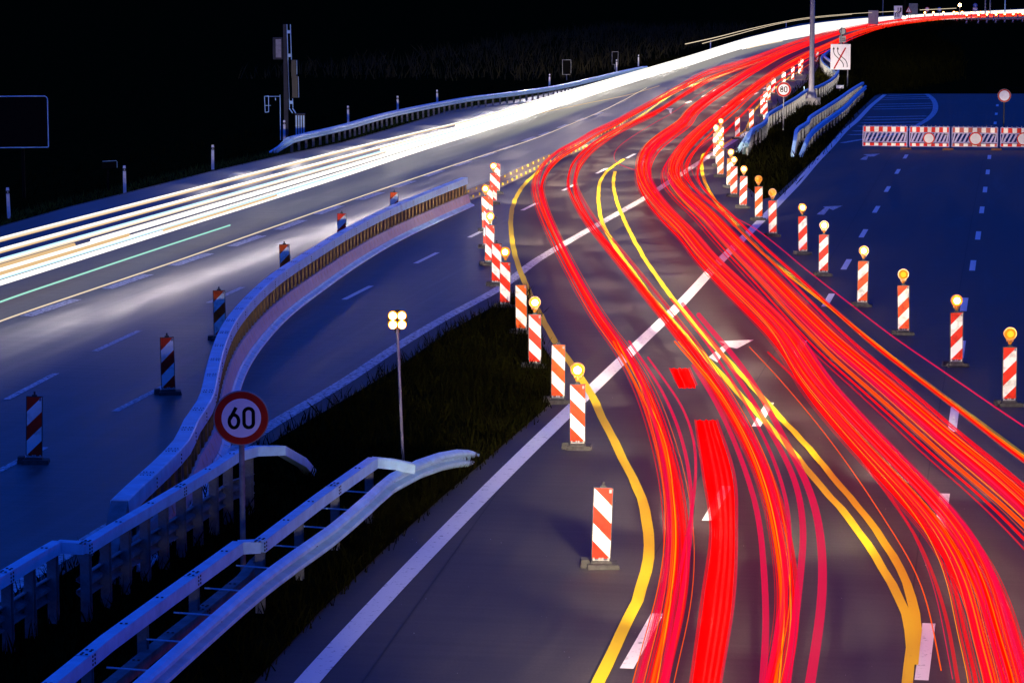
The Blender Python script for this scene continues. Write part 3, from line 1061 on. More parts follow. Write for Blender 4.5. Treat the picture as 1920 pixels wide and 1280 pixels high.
# verge rail of the left carriageway
gc = empty('roadside_guardrail', (0, 0, 0))
tag(gc, 'pale lit wavy guardrail along the left verge, ramping down to the ground beside the mast', 'guardrail')
C1 = [(505, 284, 0.05), (522, 274, 0.30), (548, 257, 0.72), (575, 250, .75), (640, 235.5, .75), (730, 211, .75), (820, 192.5, .75), (887, 181, .75), (963, 172, .75), (1037, 162, .75), (1107, 147.5, .75), (1173, 132, .75), (1212, 124, .75)]
C1s = spline(GP(C1), step=1.5)
mb = MB()
mb.sweep(C1s, W_PROF)
mb.build('wavy_rail', M['steel'], gc)
mb = MB()
mb.sweep([p + Vector((0, 0, 0)) for p in C1s], [(-0.30, -.02), (-0.18, -.02), (-0.18, -.14), (-0.30, -.14)])
mb.build('box_beam', M['steel'], gc)
rail_posts(C1s, sum((a - b).length for a, b in zip(C1s, C1s[1:])) / 80, -0.03, (0.10, 0.08), gc, M['steel_dark'], -0.06)

# barriers around the right verge
def verge_rail(label, box_px, w_px, zb=0.92, zw=0.78, name='verge_guardrail'):
    g = empty(name, (0, 0, 0))
    tag(g, label, 'guardrail')
    if box_px:
        p = spline(GP(box_px, zb), step=1.5)
        box_beam(p, 0.16, 0.16, g, bolts=False)
        Lp = sum((a - b).length for a, b in zip(p, p[1:]))
        rail_posts(p, max(2.0, Lp / 90), -0.16, (0.11, 0.09), g, M['steel_dark'])
    if w_px:
        p = spline(GP(w_px, zw), step=1.5)
        mb = MB()
        mb.sweep(p, W_PROF)
        mb.build('wavy_rail', M['steel'], g)
        Lp = sum((a - b).length for a, b in zip(p, p[1:]))
        rail_posts(p, max(2.5, Lp / 60), -0.05, (0.10, 0.08), g, M['steel_dark'], -0.06)
    return g
verge_rail('dark blue guardrail left of the tall grey pole, curling behind the lane sign',
           [(1394, 284, .1), (1400, 268, .6), (1411, 241), (1426, 233), (1437, 224), (1439, 214), (1463, 199), (1490, 183), (1517, 166), (1536, 160), (1560, 147), (1571, 134), (1570, 122), (1556, 112), (1546, 104), (1552, 96), (1568, 88)],
           [(1378, 284, .05), (1390, 266, .5), (1403, 248), (1420, 236), (1433, 226)])
verge_rail('brighter blue double guardrail right of the tall grey pole, along the closed road',
           [(1486, 288, .2), (1490, 264, .75), (1495, 241), (1515, 227), (1518, 219), (1547, 200), (1575, 182), (1598, 166), (1618, 154)],
           [(1498, 290, .1), (1507, 268, .6), (1517, 249), (1540, 228), (1562, 213), (1582, 198), (1603, 177), (1622, 160)])
verge_rail('small pale wavy guardrail curling round the grassy end behind the lane sign', None, [(1566, 134), (1548, 122), (1540, 112), (1541, 104), (1552, 96)])

# guide wall with yellow reflectors on both edges
gw = empty('guide_wall', (0, 0, 0))
tag(gw, 'low grey guide wall with two rows of yellow reflectors between the opposing carriageways', 'guide wall')
R1 = GP([(880, 346), (945, 325), (1005, 302), (1060, 279), (1090, 263), (1135, 240), (1180, 214), (1215, 191), (1250, 172), (1280, 155), (1340, 137), (1400, 116), (1460, 96)], 0.30)
R2 = GP([(884, 368), (930, 349), (975, 328), (1030, 302), (1090, 277), (1150, 249), (1200, 217), (1240, 189), (1280, 166), (1340, 146), (1400, 124), (1460, 103)], 0.12)
R1s, R2s = resample(spline(R1, step=1.0), 1.0), resample(spline(R2, step=1.0), 1.0)
mid = []
k = min(len(R1s), len(R2s))
wall_path = [Vector((p.x, p.y, 0)) for p in R2s]
mb = MB()
mb.sweep(wall_path, [(-0.42, 0), (0.06, 0), (0.03, 0.09), (-0.12, 0.14), (-0.16, 0.36), (-0.22, 0.36), (-0.30, 0.12), (-0.42, 0.08)][::-1])
mb.build('wall', M['guide_grey'], gw)
def yellow_row(path, zc, u, size, step):
    mb = MB()
    q = resample(path, step)
    n = frames(q)
    for p, kx in zip(q, n):
        c = p + kx * u
        mb.box((c.x, c.y, zc), (size * .5, size * .8, size), 0, math.atan2(kx.y, kx.x))
    o = mb.build('yellow_reflectors', M['guide_yellow'], gw)
    o['kind'] = 'stuff'
yellow_row(wall_path, 0.30, -0.115, 0.085, 1.6)
yellow_row(wall_path, 0.12, 0.075, 0.10, 1.25)

# ---- signs ----------------------------------------------------------
def stroke(mb, pts, wdt, y, m=0, closed=False):
    """flat stroke in the XZ plane"""
    n = len(pts)
    L, Rr = [], []
    for i in range(n):
        if closed:
            a, b = pts[(i - 1) % n], pts[(i + 1) % n]
        else:
            a, b = pts[max(0, i - 1)], pts[min(n - 1, i + 1)]
        tx, tz = b[0] - a[0], b[1] - a[1]
        l = math.hypot(tx, tz) or 1
        nx, nz = -tz / l, tx / l
        L.append((pts[i][0] + nx * wdt / 2, y, pts[i][1] + nz * wdt / 2))
        Rr.append((pts[i][0] - nx * wdt / 2, y, pts[i][1] - nz * wdt / 2))
    for i in range(n if closed else n - 1):
        j = (i + 1) % n
        mb.quad(Rr[i], Rr[j], L[j], L[i], m)

def arc(cx, cz, rx, rz, a0, a1, k=14):
    return [(cx + rx * math.cos(R(a0 + (a1 - a0) * i / k)), cz + rz * math.sin(R(a0 + (a1 - a0) * i / k))) for i in range(k + 1)]

def digit(mb, ch, cx, h, wd, sw, y, m=0):
    """narrow road-sign digit centred at cx, height h, width wd, stroke sw"""
    a, H = wd / 2 - sw / 2, h / 2 - sw / 2
    if ch == '0':
        pts = arc(cx, H - a, a, a, 0, 180) + arc(cx, -H + a, a, a, 180, 360)
        stroke(mb, pts, sw, y, m, True)
    elif ch == '8':
        r1, r2 = h * 0.225, h * 0.27
        stroke(mb, arc(cx, H - r1 + 0.0, a * .88, r1, 0, 360, 24)[:-1], sw, y, m, True)
        stroke(mb, arc(cx, -H + r2, a, r2, 0, 360, 24)[:-1], sw, y - .0006, m, True)
    elif ch == '6':
        r2 = h * 0.285
        stroke(mb, arc(cx, -H + r2, a, r2, 0, 360, 26)[:-1], sw, y, m, True)
        stroke(mb, [(cx + a * .50, H + sw * .35), (cx - a * .55, -H + r2 * 1.75), (cx - a * .97, -H + r2 * 1.25), (cx - a, -H + r2)], sw, y - .0006, m)

def round_sign(px, py, rad_px, base_py, label, text=None, name='speed_sign', yaw=None, pole_mat=None, ring=0.29):
    """round sign on a pole, its disc centre seen at (px, py), foot at base_py"""
    foot = G(px, base_py)
    dist = foot.length
    # height of the disc centre over the foot
    lo, hi = 0.2, 6.0
    for _ in range(40):
        mz = (lo + hi) / 2
        P = Vector((foot.x, foot.y, mz))
        rel = P - Vector((0, 0, CAM_H))
        zc = rel.y * CP - rel.z * SP
        yc = rel.y * SP + rel.z * CP
        if 640 - F * yc / zc > py:
            lo = mz
        else:
            hi = mz
    zc_ = foot.y * CP + (CAM_H - mz) * SP
    rad = rad_px * zc_ / F
    s = empty(name, foot, -math.atan2(foot.x, foot.y) if yaw is None else yaw)
    tag(s, label, 'road sign')
    pl = MB()
    pl.lathe([(0.038, 0.0), (0.038, mz + rad * .85), (0.03, mz + rad * .86)], 12, (0, 0.055, 0))
    pl.build('pole', pole_mat or M['steel_dark'], s)
    d = MB()
    d.lathe([(rad, 0.014), (rad, -0.012), (rad * .985, -0.016)][::-1], 48, (0, 0, mz), 'y', 0)
    i0 = len(d.v)
    y = -0.019
    k = 48
    for r_ in (rad * .96, rad * (1 - ring) , rad * (1 - ring) - .0001):
        for j in range(k):
            d.v.append((r_ * math.cos(2 * math.pi * j / k), y - (0.0 if r_ > rad * (1 - ring) - .00005 else 0.0), mz + r_ * math.sin(2 * math.pi * j / k)))
    for j in range(k):
        j2 = (j + 1) % k
        d.face((i0 + j, i0 + j2, i0 + k + j2, i0 + k + j), 1)
    d.face(tuple(i0 + 2 * k + j for j in range(k)), 2)
    d.build('disc', [M['sign_back'], M['sign_red'], M['sign_white']], s)
    if text:
        t = MB()
        hh = rad * 0.82
        for i, ch in enumerate(text):
            digit(t, ch, (-0.265 + 0.53 * i) * rad, hh, rad * 0.46, rad * 0.125, y - .004)
        for v in range(len(t.v)):
            x_, y_, z_ = t.v[v]
            t.v[v] = (x_, y_, z_ + mz)
        t.build('numerals', M['sign_black'], s)
    cl = MB()
    for dz in (-.4, .4):
        cl.box((0, 0.035, mz + dz * rad), (0.10, 0.05, 0.035))
    cl.build('bracket', M['steel_dark'], s)
    return s
round_sign(456.5, 783, 52, 1090, 'large round red rimmed speed limit sign reading 60 in the near verge', '60')
round_sign(1468.5, 168, 14, 245, 'small round red rimmed speed limit sign reading 80 beside the far barriers', '80')
round_sign(1881, 179.5, 12.5, 268, 'round red rimmed sign with blank white face on a dark pole behind the fence panels', None, 'prohibition_sign', pole_mat=M['black'], ring=.24)
round_sign(1738, 18, 4.5, 40, 'tiny round red rimmed sign above the far light band', None, 'prohibition_sign', ring=.25)

def height_at(foot, py):
    lo, hi = 0.0, 30.0
    for _ in range(50):
        mz = (lo + hi) / 2
        rel = Vector((foot.x, foot.y, mz - CAM_H))
        zc = rel.y * CP - rel.z * SP
        yc = rel.y * SP + rel.z * CP
        if 640 - F * yc / zc > py:
            lo = mz
        else:
            hi = mz
    return mz
def px_m(foot):
    return F / (foot.y * CP + CAM_H * SP)       # pixels per metre at the foot

# lane-shift sign right of the grey pole
foot = G(1575, 165)
S = empty('lane_sign', foot, -math.atan2(foot.x, foot.y))
tag(S, 'white rectangular lane sign with two black arrows crossed by a red bar', 'road sign')
zb, zt = height_at(foot, 131), height_at(foot, 83)
wd = 37.5 / px_m(foot)
mb = MB()
mb.box((0, 0, (zb + zt) / 2), (wd, 0.03, zt - zb), 0)
mb.box((0, -0.018, (zb + zt) / 2), (wd - .03, 0.006, zt - zb - .03), 1)
mb.build('board', [M['sign_back'], M['sign_white']], S)
mb = MB()
hh, cz = zt - zb, (zb + zt) / 2
def cv(x, z):
    return ((x - .5) * wd, cz + (.5 - z) * hh)
for pts in ([(.16, .20), (.16, .30), (.22, .42), (.40, .56), (.56, .68), (.64, .78), (.65, .90)], [(.36, .20), (.36, .30), (.42, .40), (.60, .52), (.75, .63), (.83, .76), (.84, .90)]):
    P3 = [Vector((cv(*p)[0], 0, cv(*p)[1])) for p in pts]
    sp_ = spline([Vector((p.x, p.z, 0)) for p in P3], n=5)
    stroke(mb, [(p.x, p.y) for p in sp_], 0.055, -0.024)
    x, z = cv(pts[0][0], pts[0][1])
    i = len(mb.v)
    mb.v += [(x - .085, -.0245, z - .02), (x + .085, -.0245, z - .02), (x, -.0245, z + .19)]
    mb.face((i, i + 1, i + 2))
mb.build('arrows', M['sign_black'], S)
mb = MB()
stroke(mb, [cv(.18, .97), cv(.75, .14)], 0.11, -0.028)
mb.build('red_bar', M['sign_red'], S)
mb = MB()
for x in (-.55 * wd / 1.5, .55 * wd / 1.5):
    mb.lathe([(0.045, 0), (0.045, zt)], 10, (x, 0.07, 0))
mb.lathe([(0.05, zb), (0.05, height_at(foot, 52))], 10, (0.03, 0.075, 0))
mb.build('pole', M['steel_dark'], S)
# second sign seen from behind, standing beyond the lane sign
foot2 = G(1578.5, 150)
S2 = empty('sign_back', foot2, -math.atan2(foot2.x, foot2.y))
tag(S2, 'small round sign and plate seen from behind, rising just above the lane sign', 'road sign')
mb = MB()
za = height_at(foot2, 59)
r_ = 6.2 / px_m(foot2)
circ = arc(0, za, r_, r_, 0, 360, 28)[:-1]
stroke(mb, circ, 0.05, 0, 0, True)
mb.lathe([(r_, -0.01), (r_, 0.01)], 28, (0, 0.02, za), 'y', 1)
mb.build('ring', [M['sign_black'], M['sign_back']], S2)
mb = MB()
z1_, z2_ = height_at(foot2, 80), height_at(foot2, 68)
mb.box((0, 0.02, (z1_ + z2_) / 2), (12 / px_m(foot2), 0.03, z2_ - z1_))
mb.build('plate', M['sign_back'], S2)
mb = MB()
mb.lathe([(0.05, 0), (0.05, height_at(foot2, 54))], 10, (0, 0.09, 0))
for z in (.35, .65):
    mb.box((0, -0.01, z1_ + (z2_ - z1_) * z), (10 / px_m(foot2), 0.03, 0.05))
mb.build('pole', M['sign_black'], S2)

def board(px, base, top, half_w, label, name, mats, yaw=0.0, pole=True, cut=None, thick=0.04):
    ft = G(px, base)
    o = empty(name, ft, -math.atan2(ft.x, ft.y) + yaw)
    tag(o, label, 'sign board')
    zt_ = height_at(ft, top)
    zb_ = height_at(ft, cut) if cut else 0.45
    wd_ = 2 * half_w / px_m(ft)
    mb = MB()
    mb.box((0, 0, (zb_ + zt_) / 2), (wd_, thick, zt_ - zb_), 0)
    mb.box((0, 0, (zb_ + zt_) / 2), (wd_ - 0.10, thick + .012, zt_ - zb_ - .10), 1)
    mb.build('board', mats, o)
    mb = MB()
    for x in ((-.3 * wd_, .3 * wd_) if wd_ > .9 else (0.0,)):
        mb.lathe([(0.045, 0), (0.045, zt_ - .05)], 8, (x, 0.05 + thick, 0))
    mb.build('pole', M['steel_dark'], o)
    return o, ft, zb_, zt_, wd_
board(1062.5, 151, 112, 8.5, 'tall dark board standing at the field edge, left of two', 'dark_board', [M['steel_dark'], M['sign_black']])
board(1153, 131, 97, 6.5, 'narrower dark board leaning at the field edge, right of two', 'dark_board', [M['steel_dark'], M['sign_black']], 0.4)
board(1637, 57, 20, 9.5, 'dark grey board on a thin pole in front of the far white light band', 'dark_board', [M['steel_dark'], M['mast']], cut=46)
o, ft, z1_, z2_, wd_ = board(1683.5, 44, 11, 8, 'white lane diagram board at the far bend beside a dark post', 'lane_board', [M['sign_back'], M['sign_white']], cut=36)
mb = MB()
for x0, x1 in ((-.3, .0), (-.1, .25), (.1, .35)):
    mb_pts = [(x0 * wd_, z1_ + .15 * (z2_ - z1_)), (x0 * wd_, z1_ + .4 * (z2_ - z1_)), (x1 * wd_, z1_ + .6 * (z2_ - z1_)), (x1 * wd_, z1_ + .85 * (z2_ - z1_))]
    stroke(mb, mb_pts, 0.14, -.03)
mb.build('arrows', M['sign_black'], o)
board(1696, 44, 0, 2.2, 'dark upright post beside the white lane diagram board', 'dark_post', [M['sign_black'], M['sign_black']], thick=.3)
board(1712, 40, 7, 8, 'dark grey board behind the far warning triangle', 'dark_board', [M['mast'], M['steel_dark']], cut=28)

# far warning triangle
ft = G(1703, 44)
o = empty('warning_triangle', ft, -math.atan2(ft.x, ft.y))
tag(o, 'tiny white warning triangle with red rim at the far bend', 'road sign')
zc = height_at(ft, 20)
s_ = 6.5 / px_m(ft)
mb = MB()
for sc, y, m in ((1.0, 0, 0), (.72, -.02, 1)):
    i = len(mb.v)
    mb.v += [(-s_ * sc, y, zc - s_ * .6 * sc), (s_ * sc, y, zc - s_ * .6 * sc), (0, y, zc + s_ * 1.15 * sc), (-s_ * sc, y + .018, zc - s_ * .6 * sc), (s_ * sc, y + .018, zc - s_ * .6 * sc), (0, y + .018, zc + s_ * 1.15 * sc)]
    mb.face((i, i + 1, i + 2), m)
    mb.face((i + 5, i + 4, i + 3), m)
    for a_, b_ in ((0, 1), (1, 2), (2, 0)):
        mb.face((i + b_, i + a_, i + 3 + a_, i + 3 + b_), m)
mb.build('plate', [M['sign_red'], M['sign_white']], o)
mb = MB()
mb.box((0, -.03, zc + .15 * s_), (.12 * s_, .01, .7 * s_))
mb.build('exclamation_mark', M['sign_black'], o)
mb = MB()
mb.lathe([(.05, 0), (.05, zc)], 8, (0, .06, 0))
mb.build('pole', M['steel_dark'], o)

def blue_sign(px, cy_, r_px, base, label, plate=None):
    ft = G(px, base)
    o = empty('blue_sign', ft, -math.atan2(ft.x, ft.y))
    tag(o, label, 'road sign')
    zc = height_at(ft, cy_)
    r_ = r_px / px_m(ft)
    mb = MB()
    mb.lathe([(r_, -.02), (r_, .02)], 24, (0, 0, zc), 'y')
    mb.build('disc', M['sign_blue'], o)
    mb = MB()
    if plate:
        stroke(mb, [(0, zc - .6 * r_), (0, zc + .6 * r_)], .22 * r_, -.03)
    else:
        stroke(mb, [(-.5 * r_, zc + .3 * r_), (.45 * r_, zc - .4 * r_)], .28 * r_, -.03)
        stroke(mb, [(.5 * r_, zc + .15 * r_), (.45 * r_, zc - .45 * r_), (-.2 * r_, zc - .45 * r_)], .25 * r_, -.034)
    mb.build('arrow', M['sign_white'], o)
    mb = MB()
    mb.lathe([(.05, 0), (.05, zc)], 8, (0, .07, 0))
    mb.build('pole', M['steel_dark'], o)
    if plate:
        mb = MB()
        a, b = height_at(ft, plate[0]), height_at(ft, plate[1])
        mb.box((0, -.01, (a + b) / 2), (2 * r_, .03, abs(b - a)))
        mb.build('plate', M['sign_white'], o)
blue_sign(1761, 18, 4, 38, 'tiny round blue arrow sign beside the red rimmed one at the far bend')
blue_sign(1828, 10.5, 4, 38, 'tiny round blue sign over a white plate at the far bend', (20, 15))

# small T shaped sign and the big boards on the left verge
ft = G(204, 356)
o = empty('side_sign', ft, -math.atan2(ft.x, ft.y) + .5)
tag(o, 'small dark T shaped sign seen from behind on the left verge', 'road sign')
hz = height_at(ft, 303)
mb = MB()
mb.lathe([(.04, 0), (.04, hz)], 8, (0, .05, 0))
mb.build('pole', M['sign_black'], o)
mb = MB()
mb.box((0.02, 0, hz - .14), (.62, .03, .26))
mb.box((0.02, -.02, hz + .0), (.64, .05, .02))
mb.box((0.34, -.02, hz - .13), (.02, .05, .26))
mb.build('board', M['sign_black'], o)
mb = MB()
mb.box((0.36, -.05, hz - .13), (.018, .02, .24))
mb.box((0.03, -.05, hz + .02), (.62, .02, .016))
mb.build('rim', M['steel'], o)

ft = G(20, 372)
o = empty('information_board', ft, -math.atan2(ft.x, ft.y))
tag(o, 'large dark information board with a thin light rim, at the left picture edge', 'sign board')
za, zb = height_at(ft, 277), height_at(ft, 181)
k = px_m(ft)
x0, x1 = -60 / k, 72 / k
mb = MB()
mb.box(((x0 + x1) / 2, 0, (za + zb) / 2), (x1 - x0 - .1, .05, zb - za - .1))
mb.build('board', M['sign_black'], o)
mb = MB()
pr = [Vector((x0, 0, 0))]
r_ = .13
loop = [(x0, za), (x1 - .03, za), (x1, za + .03)] + [(x1 - r_ + r_ * math.cos(R(a)), zb - r_ + r_ * math.sin(R(a))) for a in range(0, 91, 15)] + [(x0, zb)]
for (ax, az), (bx, bz) in zip(loop, loop[1:]):
    mb.bar((ax, -.03, az), (bx, -.03, bz), .022, 6)
mb.build('rim', M['steel'], o)
mb = MB()
for x in (-.9, .5):
    mb.lathe([(.06, 0), (.06, zb - .1)], 10, (x, .12, 0))
mb.build('pole', M['sign_black'], o)

# ---- mast with sensors ----------------------------------------------
ft = G(541, 262)
T = empty('traffic_mast', ft, -math.atan2(ft.x, ft.y))
tag(T, 'tall dark mast with ladder rails and sensor boxes beside a grey cabinet', 'mast')
k = px_m(ft)
Z = lambda py: height_at(ft, py)
X = lambda px: (px - 541) / k
mb = MB()
mb.box((X(537.5), .05, Z(130) ), (9 / k, .2, 2 * (Z(46) - Z(130))))
mb.v = mb.v[:0]; mb.f = []; mb.m = []
mb.box((X(537), .05, Z(46) / 2), (8 / k, .22, Z(46)))
mb.build('column', M['mast_dark'], T)
mb = MB()
for xa in (-3.2, 3.2):
    for (ya, yb) in ((46, 112), (185, 202)):
        mb.bar((X(543.5 + xa + (ya - 46) * .02), -.12, Z(ya)), (X(543.5 + xa + (yb - 46) * .02), -.12, Z(yb)), .022, 6)
    mb.bar((X(543.5 - 3.2 + 1.2), -.12, Z(112)), (X(546.5 - 3.2), -.12, Z(185)), .016, 6)
for yy in (60, 104, 192):
    mb.box((X(543.5 + (yy - 46) * .02), -.13, Z(yy)), (6 / k, .03, .16))
mb.build('ladder_rail', M['steel'], T)
mb = MB()
mb.box((X(522.5), .0, Z(91)), (18 / k, .22, Z(70) - Z(111)), 0)
mb.box((X(524), -.12, Z(91)), (10 / k, .03, Z(74) - Z(108)), 1)
mb.build('sensor_box', [M['mast_dark'], M['clip']], T)
mb = MB()
mb.box((X(552), -.02, Z(128)), (9 / k, .16, Z(113) - Z(143)))
mb.box((X(554), -.02, Z(163)), (11 / k, .18, Z(143) - Z(184)))
mb.build('dark_box', M['black'], T)
mb = MB()
for a_, b_ in (((558, 113), (558, 140)), ((560.5, 144), (561, 183))):
    mb.bar((X(a_[0]), -.12, Z(a_[1])), (X(b_[0]), -.12, Z(b_[1])), .015, 6)
mb.build('box_edge', M['steel'], T)
mb = MB()
for xa in (0, 6):
    mb.bar((X(543 + xa), -.1, Z(203)), (X(549 + xa), -.16, Z(212)), .03, 6)
mb.build('brace', M['steel'], T)
ft = G(563, 262)
o = empty('control_cabinet', ft, -math.atan2(ft.x, ft.y))
tag(o, 'grey ribbed control cabinet at the foot of the mast', 'cabinet')
mb = MB()
k = px_m(ft)
hz = height_at(ft, 214)
mb.box((0, 0, hz / 2), (19 / k, .35, hz), 0, taper=.985)
mb.box((0, 0, hz + .012), (20 / k, .38, .03), 0)
mb.build('body', M['mast_dark'], o)
mb = MB()
for i in range(4):
    mb.box(((-7 + i * 4.6) / k, -.19, hz * .55), (2.6 / k, .03, hz * .8))
mb.build('door', M['steel'], o)
ft = G(526, 263)
o = empty('panel_stand', ft, -math.atan2(ft.x, ft.y))
tag(o, 'thin steel frame with a hanging panel on a slim post, left of the mast', 'stand')
k = px_m(ft)
Z = lambda py: height_at(ft, py)
X = lambda px: (px - 526) / k
mb = MB()
mb.bar((0, 0, 0), (0, 0, Z(178)), .022, 8)
mb.bar((0, 0, Z(181)), (X(497), 0, Z(181)), .016, 8)
mb.build('post', M['steel'], o)
mb = MB()
lp = [(497, 181), (504.5, 180), (504.5, 210), (498, 211), (497, 181)]
for a_, b_ in zip(lp, lp[1:]):
    mb.bar((X(a_[0]), 0, Z(a_[1])), (X(b_[0]), 0, Z(b_[1])), .022, 6)
mb.bar((X(497), 0, Z(198)), (X(509), 0, Z(198)), .016, 6)
mb.build('frame_panel', M['steel'], o)
mb = MB()
mb.box((X(517.5), 0, Z(186)), (.05, .04, .13))
mb.build('hook', M['steel'], o)

# ---- tall grey pole --------------------------------------------------
ft = G(1521, 196)
o = empty('gantry_pole', ft, -math.atan2(ft.x, ft.y))
tag(o, 'tall grey gantry pole on a concrete base, rising between the far barriers', 'pole')
k = px_m(ft)
mb = MB()
mb.lathe([(5.6 / k, .5), (5.2 / k, 1.2), (4.2 / k, 8.0), (4.0 / k, 11.0)], 8)
mb.build('shaft', M['mast'], o)
mb = MB()
mb.lathe([(11 / k, .42), (10 / k, .5), (6.0 / k, 1.0)], 8)
mb.build('flare', M['mast'], o)
mb = MB()
mb.box((0, 0, .2), (34 / k, .9, .46))
mb.build('concrete_base', M['guide_grey'], o)
mb = MB()
mb.bar((-13 / k, -.3, 0), (-13.5 / k, -.3, 1.2), .02, 6)
mb.build('stake', M['steel'], o)
ft = G(1575, 172)
o = empty('number_plate_post', ft, -math.atan2(ft.x, ft.y))
tag(o, 'tiny pale marker plate on a post in the dark right verge', 'marker')
mb = MB()
k = px_m(ft)
mb.bar((0, .03, 0), (0, .03, height_at(ft, 159)), .02, 6)
mb.build('post', M['steel_dark'], o)
mb = MB()
mb.box((0, 0, height_at(ft, 163)), (14 / k, .02, .24))
mb.build('plate', M['post_white'], o)

# far masts and one lit street lamp
for px, top, label, nm, m_ in ((1655, -30, 'dark pole rising behind the lane diagram board at the far bend', 'far_pole', M['steel_dark']),
                               (1884, -30, 'slim bright pole at the far bend among the beacon lights', 'far_pole', M['steel']),
                               (1847, -30, 'left leg of the far gantry behind the beacon lights', 'gantry_leg', M['mast']),
                               (1856, -30, 'right leg of the far gantry behind the beacon lights', 'gantry_leg', M['mast'])):
    ft = G(px, 33)
    mb = MB()
    hz = height_at(ft, top)
    mb.lathe([(.14, 0), (.10, hz)], 8)
    oo = mb.build('' + nm.replace('gantry_leg', 'gantry_support'), m_)
    oo.location = ft
    tag(oo, label, 'pole')
ft = G(1799, 34)
o = empty('street_lamp', ft)
tag(o, 'lit amber street lamp highest above the far bend', 'lamp')
hz = height_at(ft, 10)
mb = MB()
mb.lathe([(.08, 0), (.06, hz)], 8)
mb.build('pole', M['steel_dark'], o)
mb = MB()
mb.lathe([(.02, -.36), (.26, -.25), (.36, 0), (.26, .25), (.02, .36)], 12, (0, -.1, hz))
mb.build('lamp_head', M['lens_on'], o)
ft = G(1695, 45)
o = empty('floodlight', ft)
tag(o, 'bright white work light on the ground left of the far warning triangle', 'lamp')
hz = height_at(ft, 35)
mb = MB()
mb.lathe([(.05, 0), (.05, hz)], 8)
mb.build('stand', M['steel_dark'], o)
mb = MB()
mb.lathe([(.02, -.4), (.3, -.28), (.42, 0), (.3, .28), (.02, .4)], 12, (0, -.1, hz))
mb.build('lamp_head', M['lightbox'], o)

# ---- flashing lamp on a pole in the near verge -----------------------
ft = G(756, 872)
o = empty('flash_lamp', ft, -math.atan2(ft.x, ft.y))
tag(o, 'bright amber four cell flash lamp on a slim leaning pole beside the near guardrail', 'lamp')
k = px_m(ft)
hz = height_at(ft, 600)
lean = -9.5 / k
mb = MB()
mb.bar((0, 0, 0), (lean, 0, hz - .14), .024, 10)
for i in range(9):
    t0, t1 = i / 9 + .02, (i + 1) / 9
    mb.bar((lean * t0 - .026, -.012, (hz - .2) * t0), (lean * t1 + .026, -.012, (hz - .2) * (t1 - .06)), .007, 5, 1)
mb.build('pole', [M['mast'], M['black']], o)
mb = MB()
mb.lathe([(.16, 0.0), (.175, .0), (.175, .07), (.10, .12)], 28, (lean, .02, hz), 'y')
mb.box((lean, .05, hz - .18), (.09, .06, .08))
H_ = mb.build('housing', M['black'], o)
for sx in (-1, 1):
    for sz in (-1, 1):
        mb = MB()
        mb.lathe([(.060, -.040), (.076, -.02), (.081, .016)], 18, (lean + sx * .076, .0, hz + sz * .076), 'y', 1)
        mb.lathe([(.01, -.056), (.045, -.047), (.061, -.0405)], 18, (lean + sx * .076, .0, hz + sz * .076), 'y', 0)
        mb.build('lens', [M['lamp_big'], M['lens_rim']], H_, smooth=True)

# ---- fence panels across the closed road -----------------------------
def fence_panel(x0, x1, yt0, yt1, yb0, yb1, disc, label, dark):
    A, B = G(x0, yb0 + 6), G(x1, yb1 + 6)
    d = B - A
    L = d.length
    o = empty('fence_panel', A, math.atan2(d.y, d.x))
    tag(o, label, 'barrier fence', 'red and white fence panels across the closed road')
    z0, z1 = .13, 1.0
    z1 = height_at(A, yt0)
    H = z1 - z0
    red = M['fence_red']
    mb = MB()
    mb.box((L / 2, 0, z1 - .015), (L, .035, .03))
    mb.box((L / 2, 0, z0 + .012), (L, .035, .025))
    for x in (.02, L - .02):
        mb.box((x, 0, (z0 + z1) / 2), (.04, .036, H - .07))
    mb.box((L / 2, 0, z0 + .72 * H - .03), (L - .08, .03, .05))
    mb.box((L / 2, 0, z0 + .26 * H - .03), (L - .08, .03, .05))
    nb = 10
    pitch_ = (L - .1) / nb
    for i in range(nb + 1):
        xa = .05 + pitch_ * i - .02
        # slanted slats of the lattice
        za, zb_ = z0 + .26 * H, z0 + .68 * H
        i0 = len(mb.v)
        dx = .6 * pitch_
        for y in (-.012, .012):
            mb.v += [(max(.04, xa - dx), y, za), (max(.09, xa - dx + .10), y, za), (min(L - .04, xa + dx + .05), y, zb_), (max(.04, min(L - .1, xa + dx - .05)), y, zb_)]
        for q in ((0, 1, 2, 3), (7, 6, 5, 4), (0, 4, 5, 1), (1, 5, 6, 2), (2, 6, 7, 3), (3, 7, 4, 0)):
            mb.face(tuple(i0 + t for t in q))
    for i in range(10):
        mb.box((.1 + i * (L - .2) / 9, 0, z1 + .03), (.02, .02, .06))
    mb.build('lattice', M['fence_plastic'], o)
    for nm, za, zb_ in (('upper_band', z0 + .72 * H, z1 - .035), ('lower_band', z0 + .03, z0 + .17 * H)):
        mb = MB()
        n = 11
        edges = [.045] + [.045 + (L - .09) * (.5 + i) / 10 for i in range(10)] + [L - .045]
        for i in range(11):
            xa, xb = edges[i], edges[i + 1]
            mb.box(((xa + xb) / 2, 0, (za + zb_) / 2), (xb - xa - .0008, .044, zb_ - za), i % 2)
        mb.build(nm, [red if not dark else M['fence_red_dark'], M['fence_white']], o)
    mb = MB()
    mb.box((L - .17, -.02, z0 + .62 * H), (.13, .02, .06))
    mb.build('sticker', M['black'], o)
    mb = MB()
    mb.box((L - .12, -.1, .045), (.42, .30, .085), taper=.8)
    mb.box((L + .05, 0.1, .04), (.30, .26, .07), taper=.8)
    mb.build('foot', M['brown_foot'], o)
    if disc is not None:
        s = empty('prohibition_disc', A + d * disc + Vector((0, 0, z0 + .42 * H)) + Vector((d.y, -d.x, 0)).normalized() * .045, math.atan2(d.y, d.x))
        return s
    return None
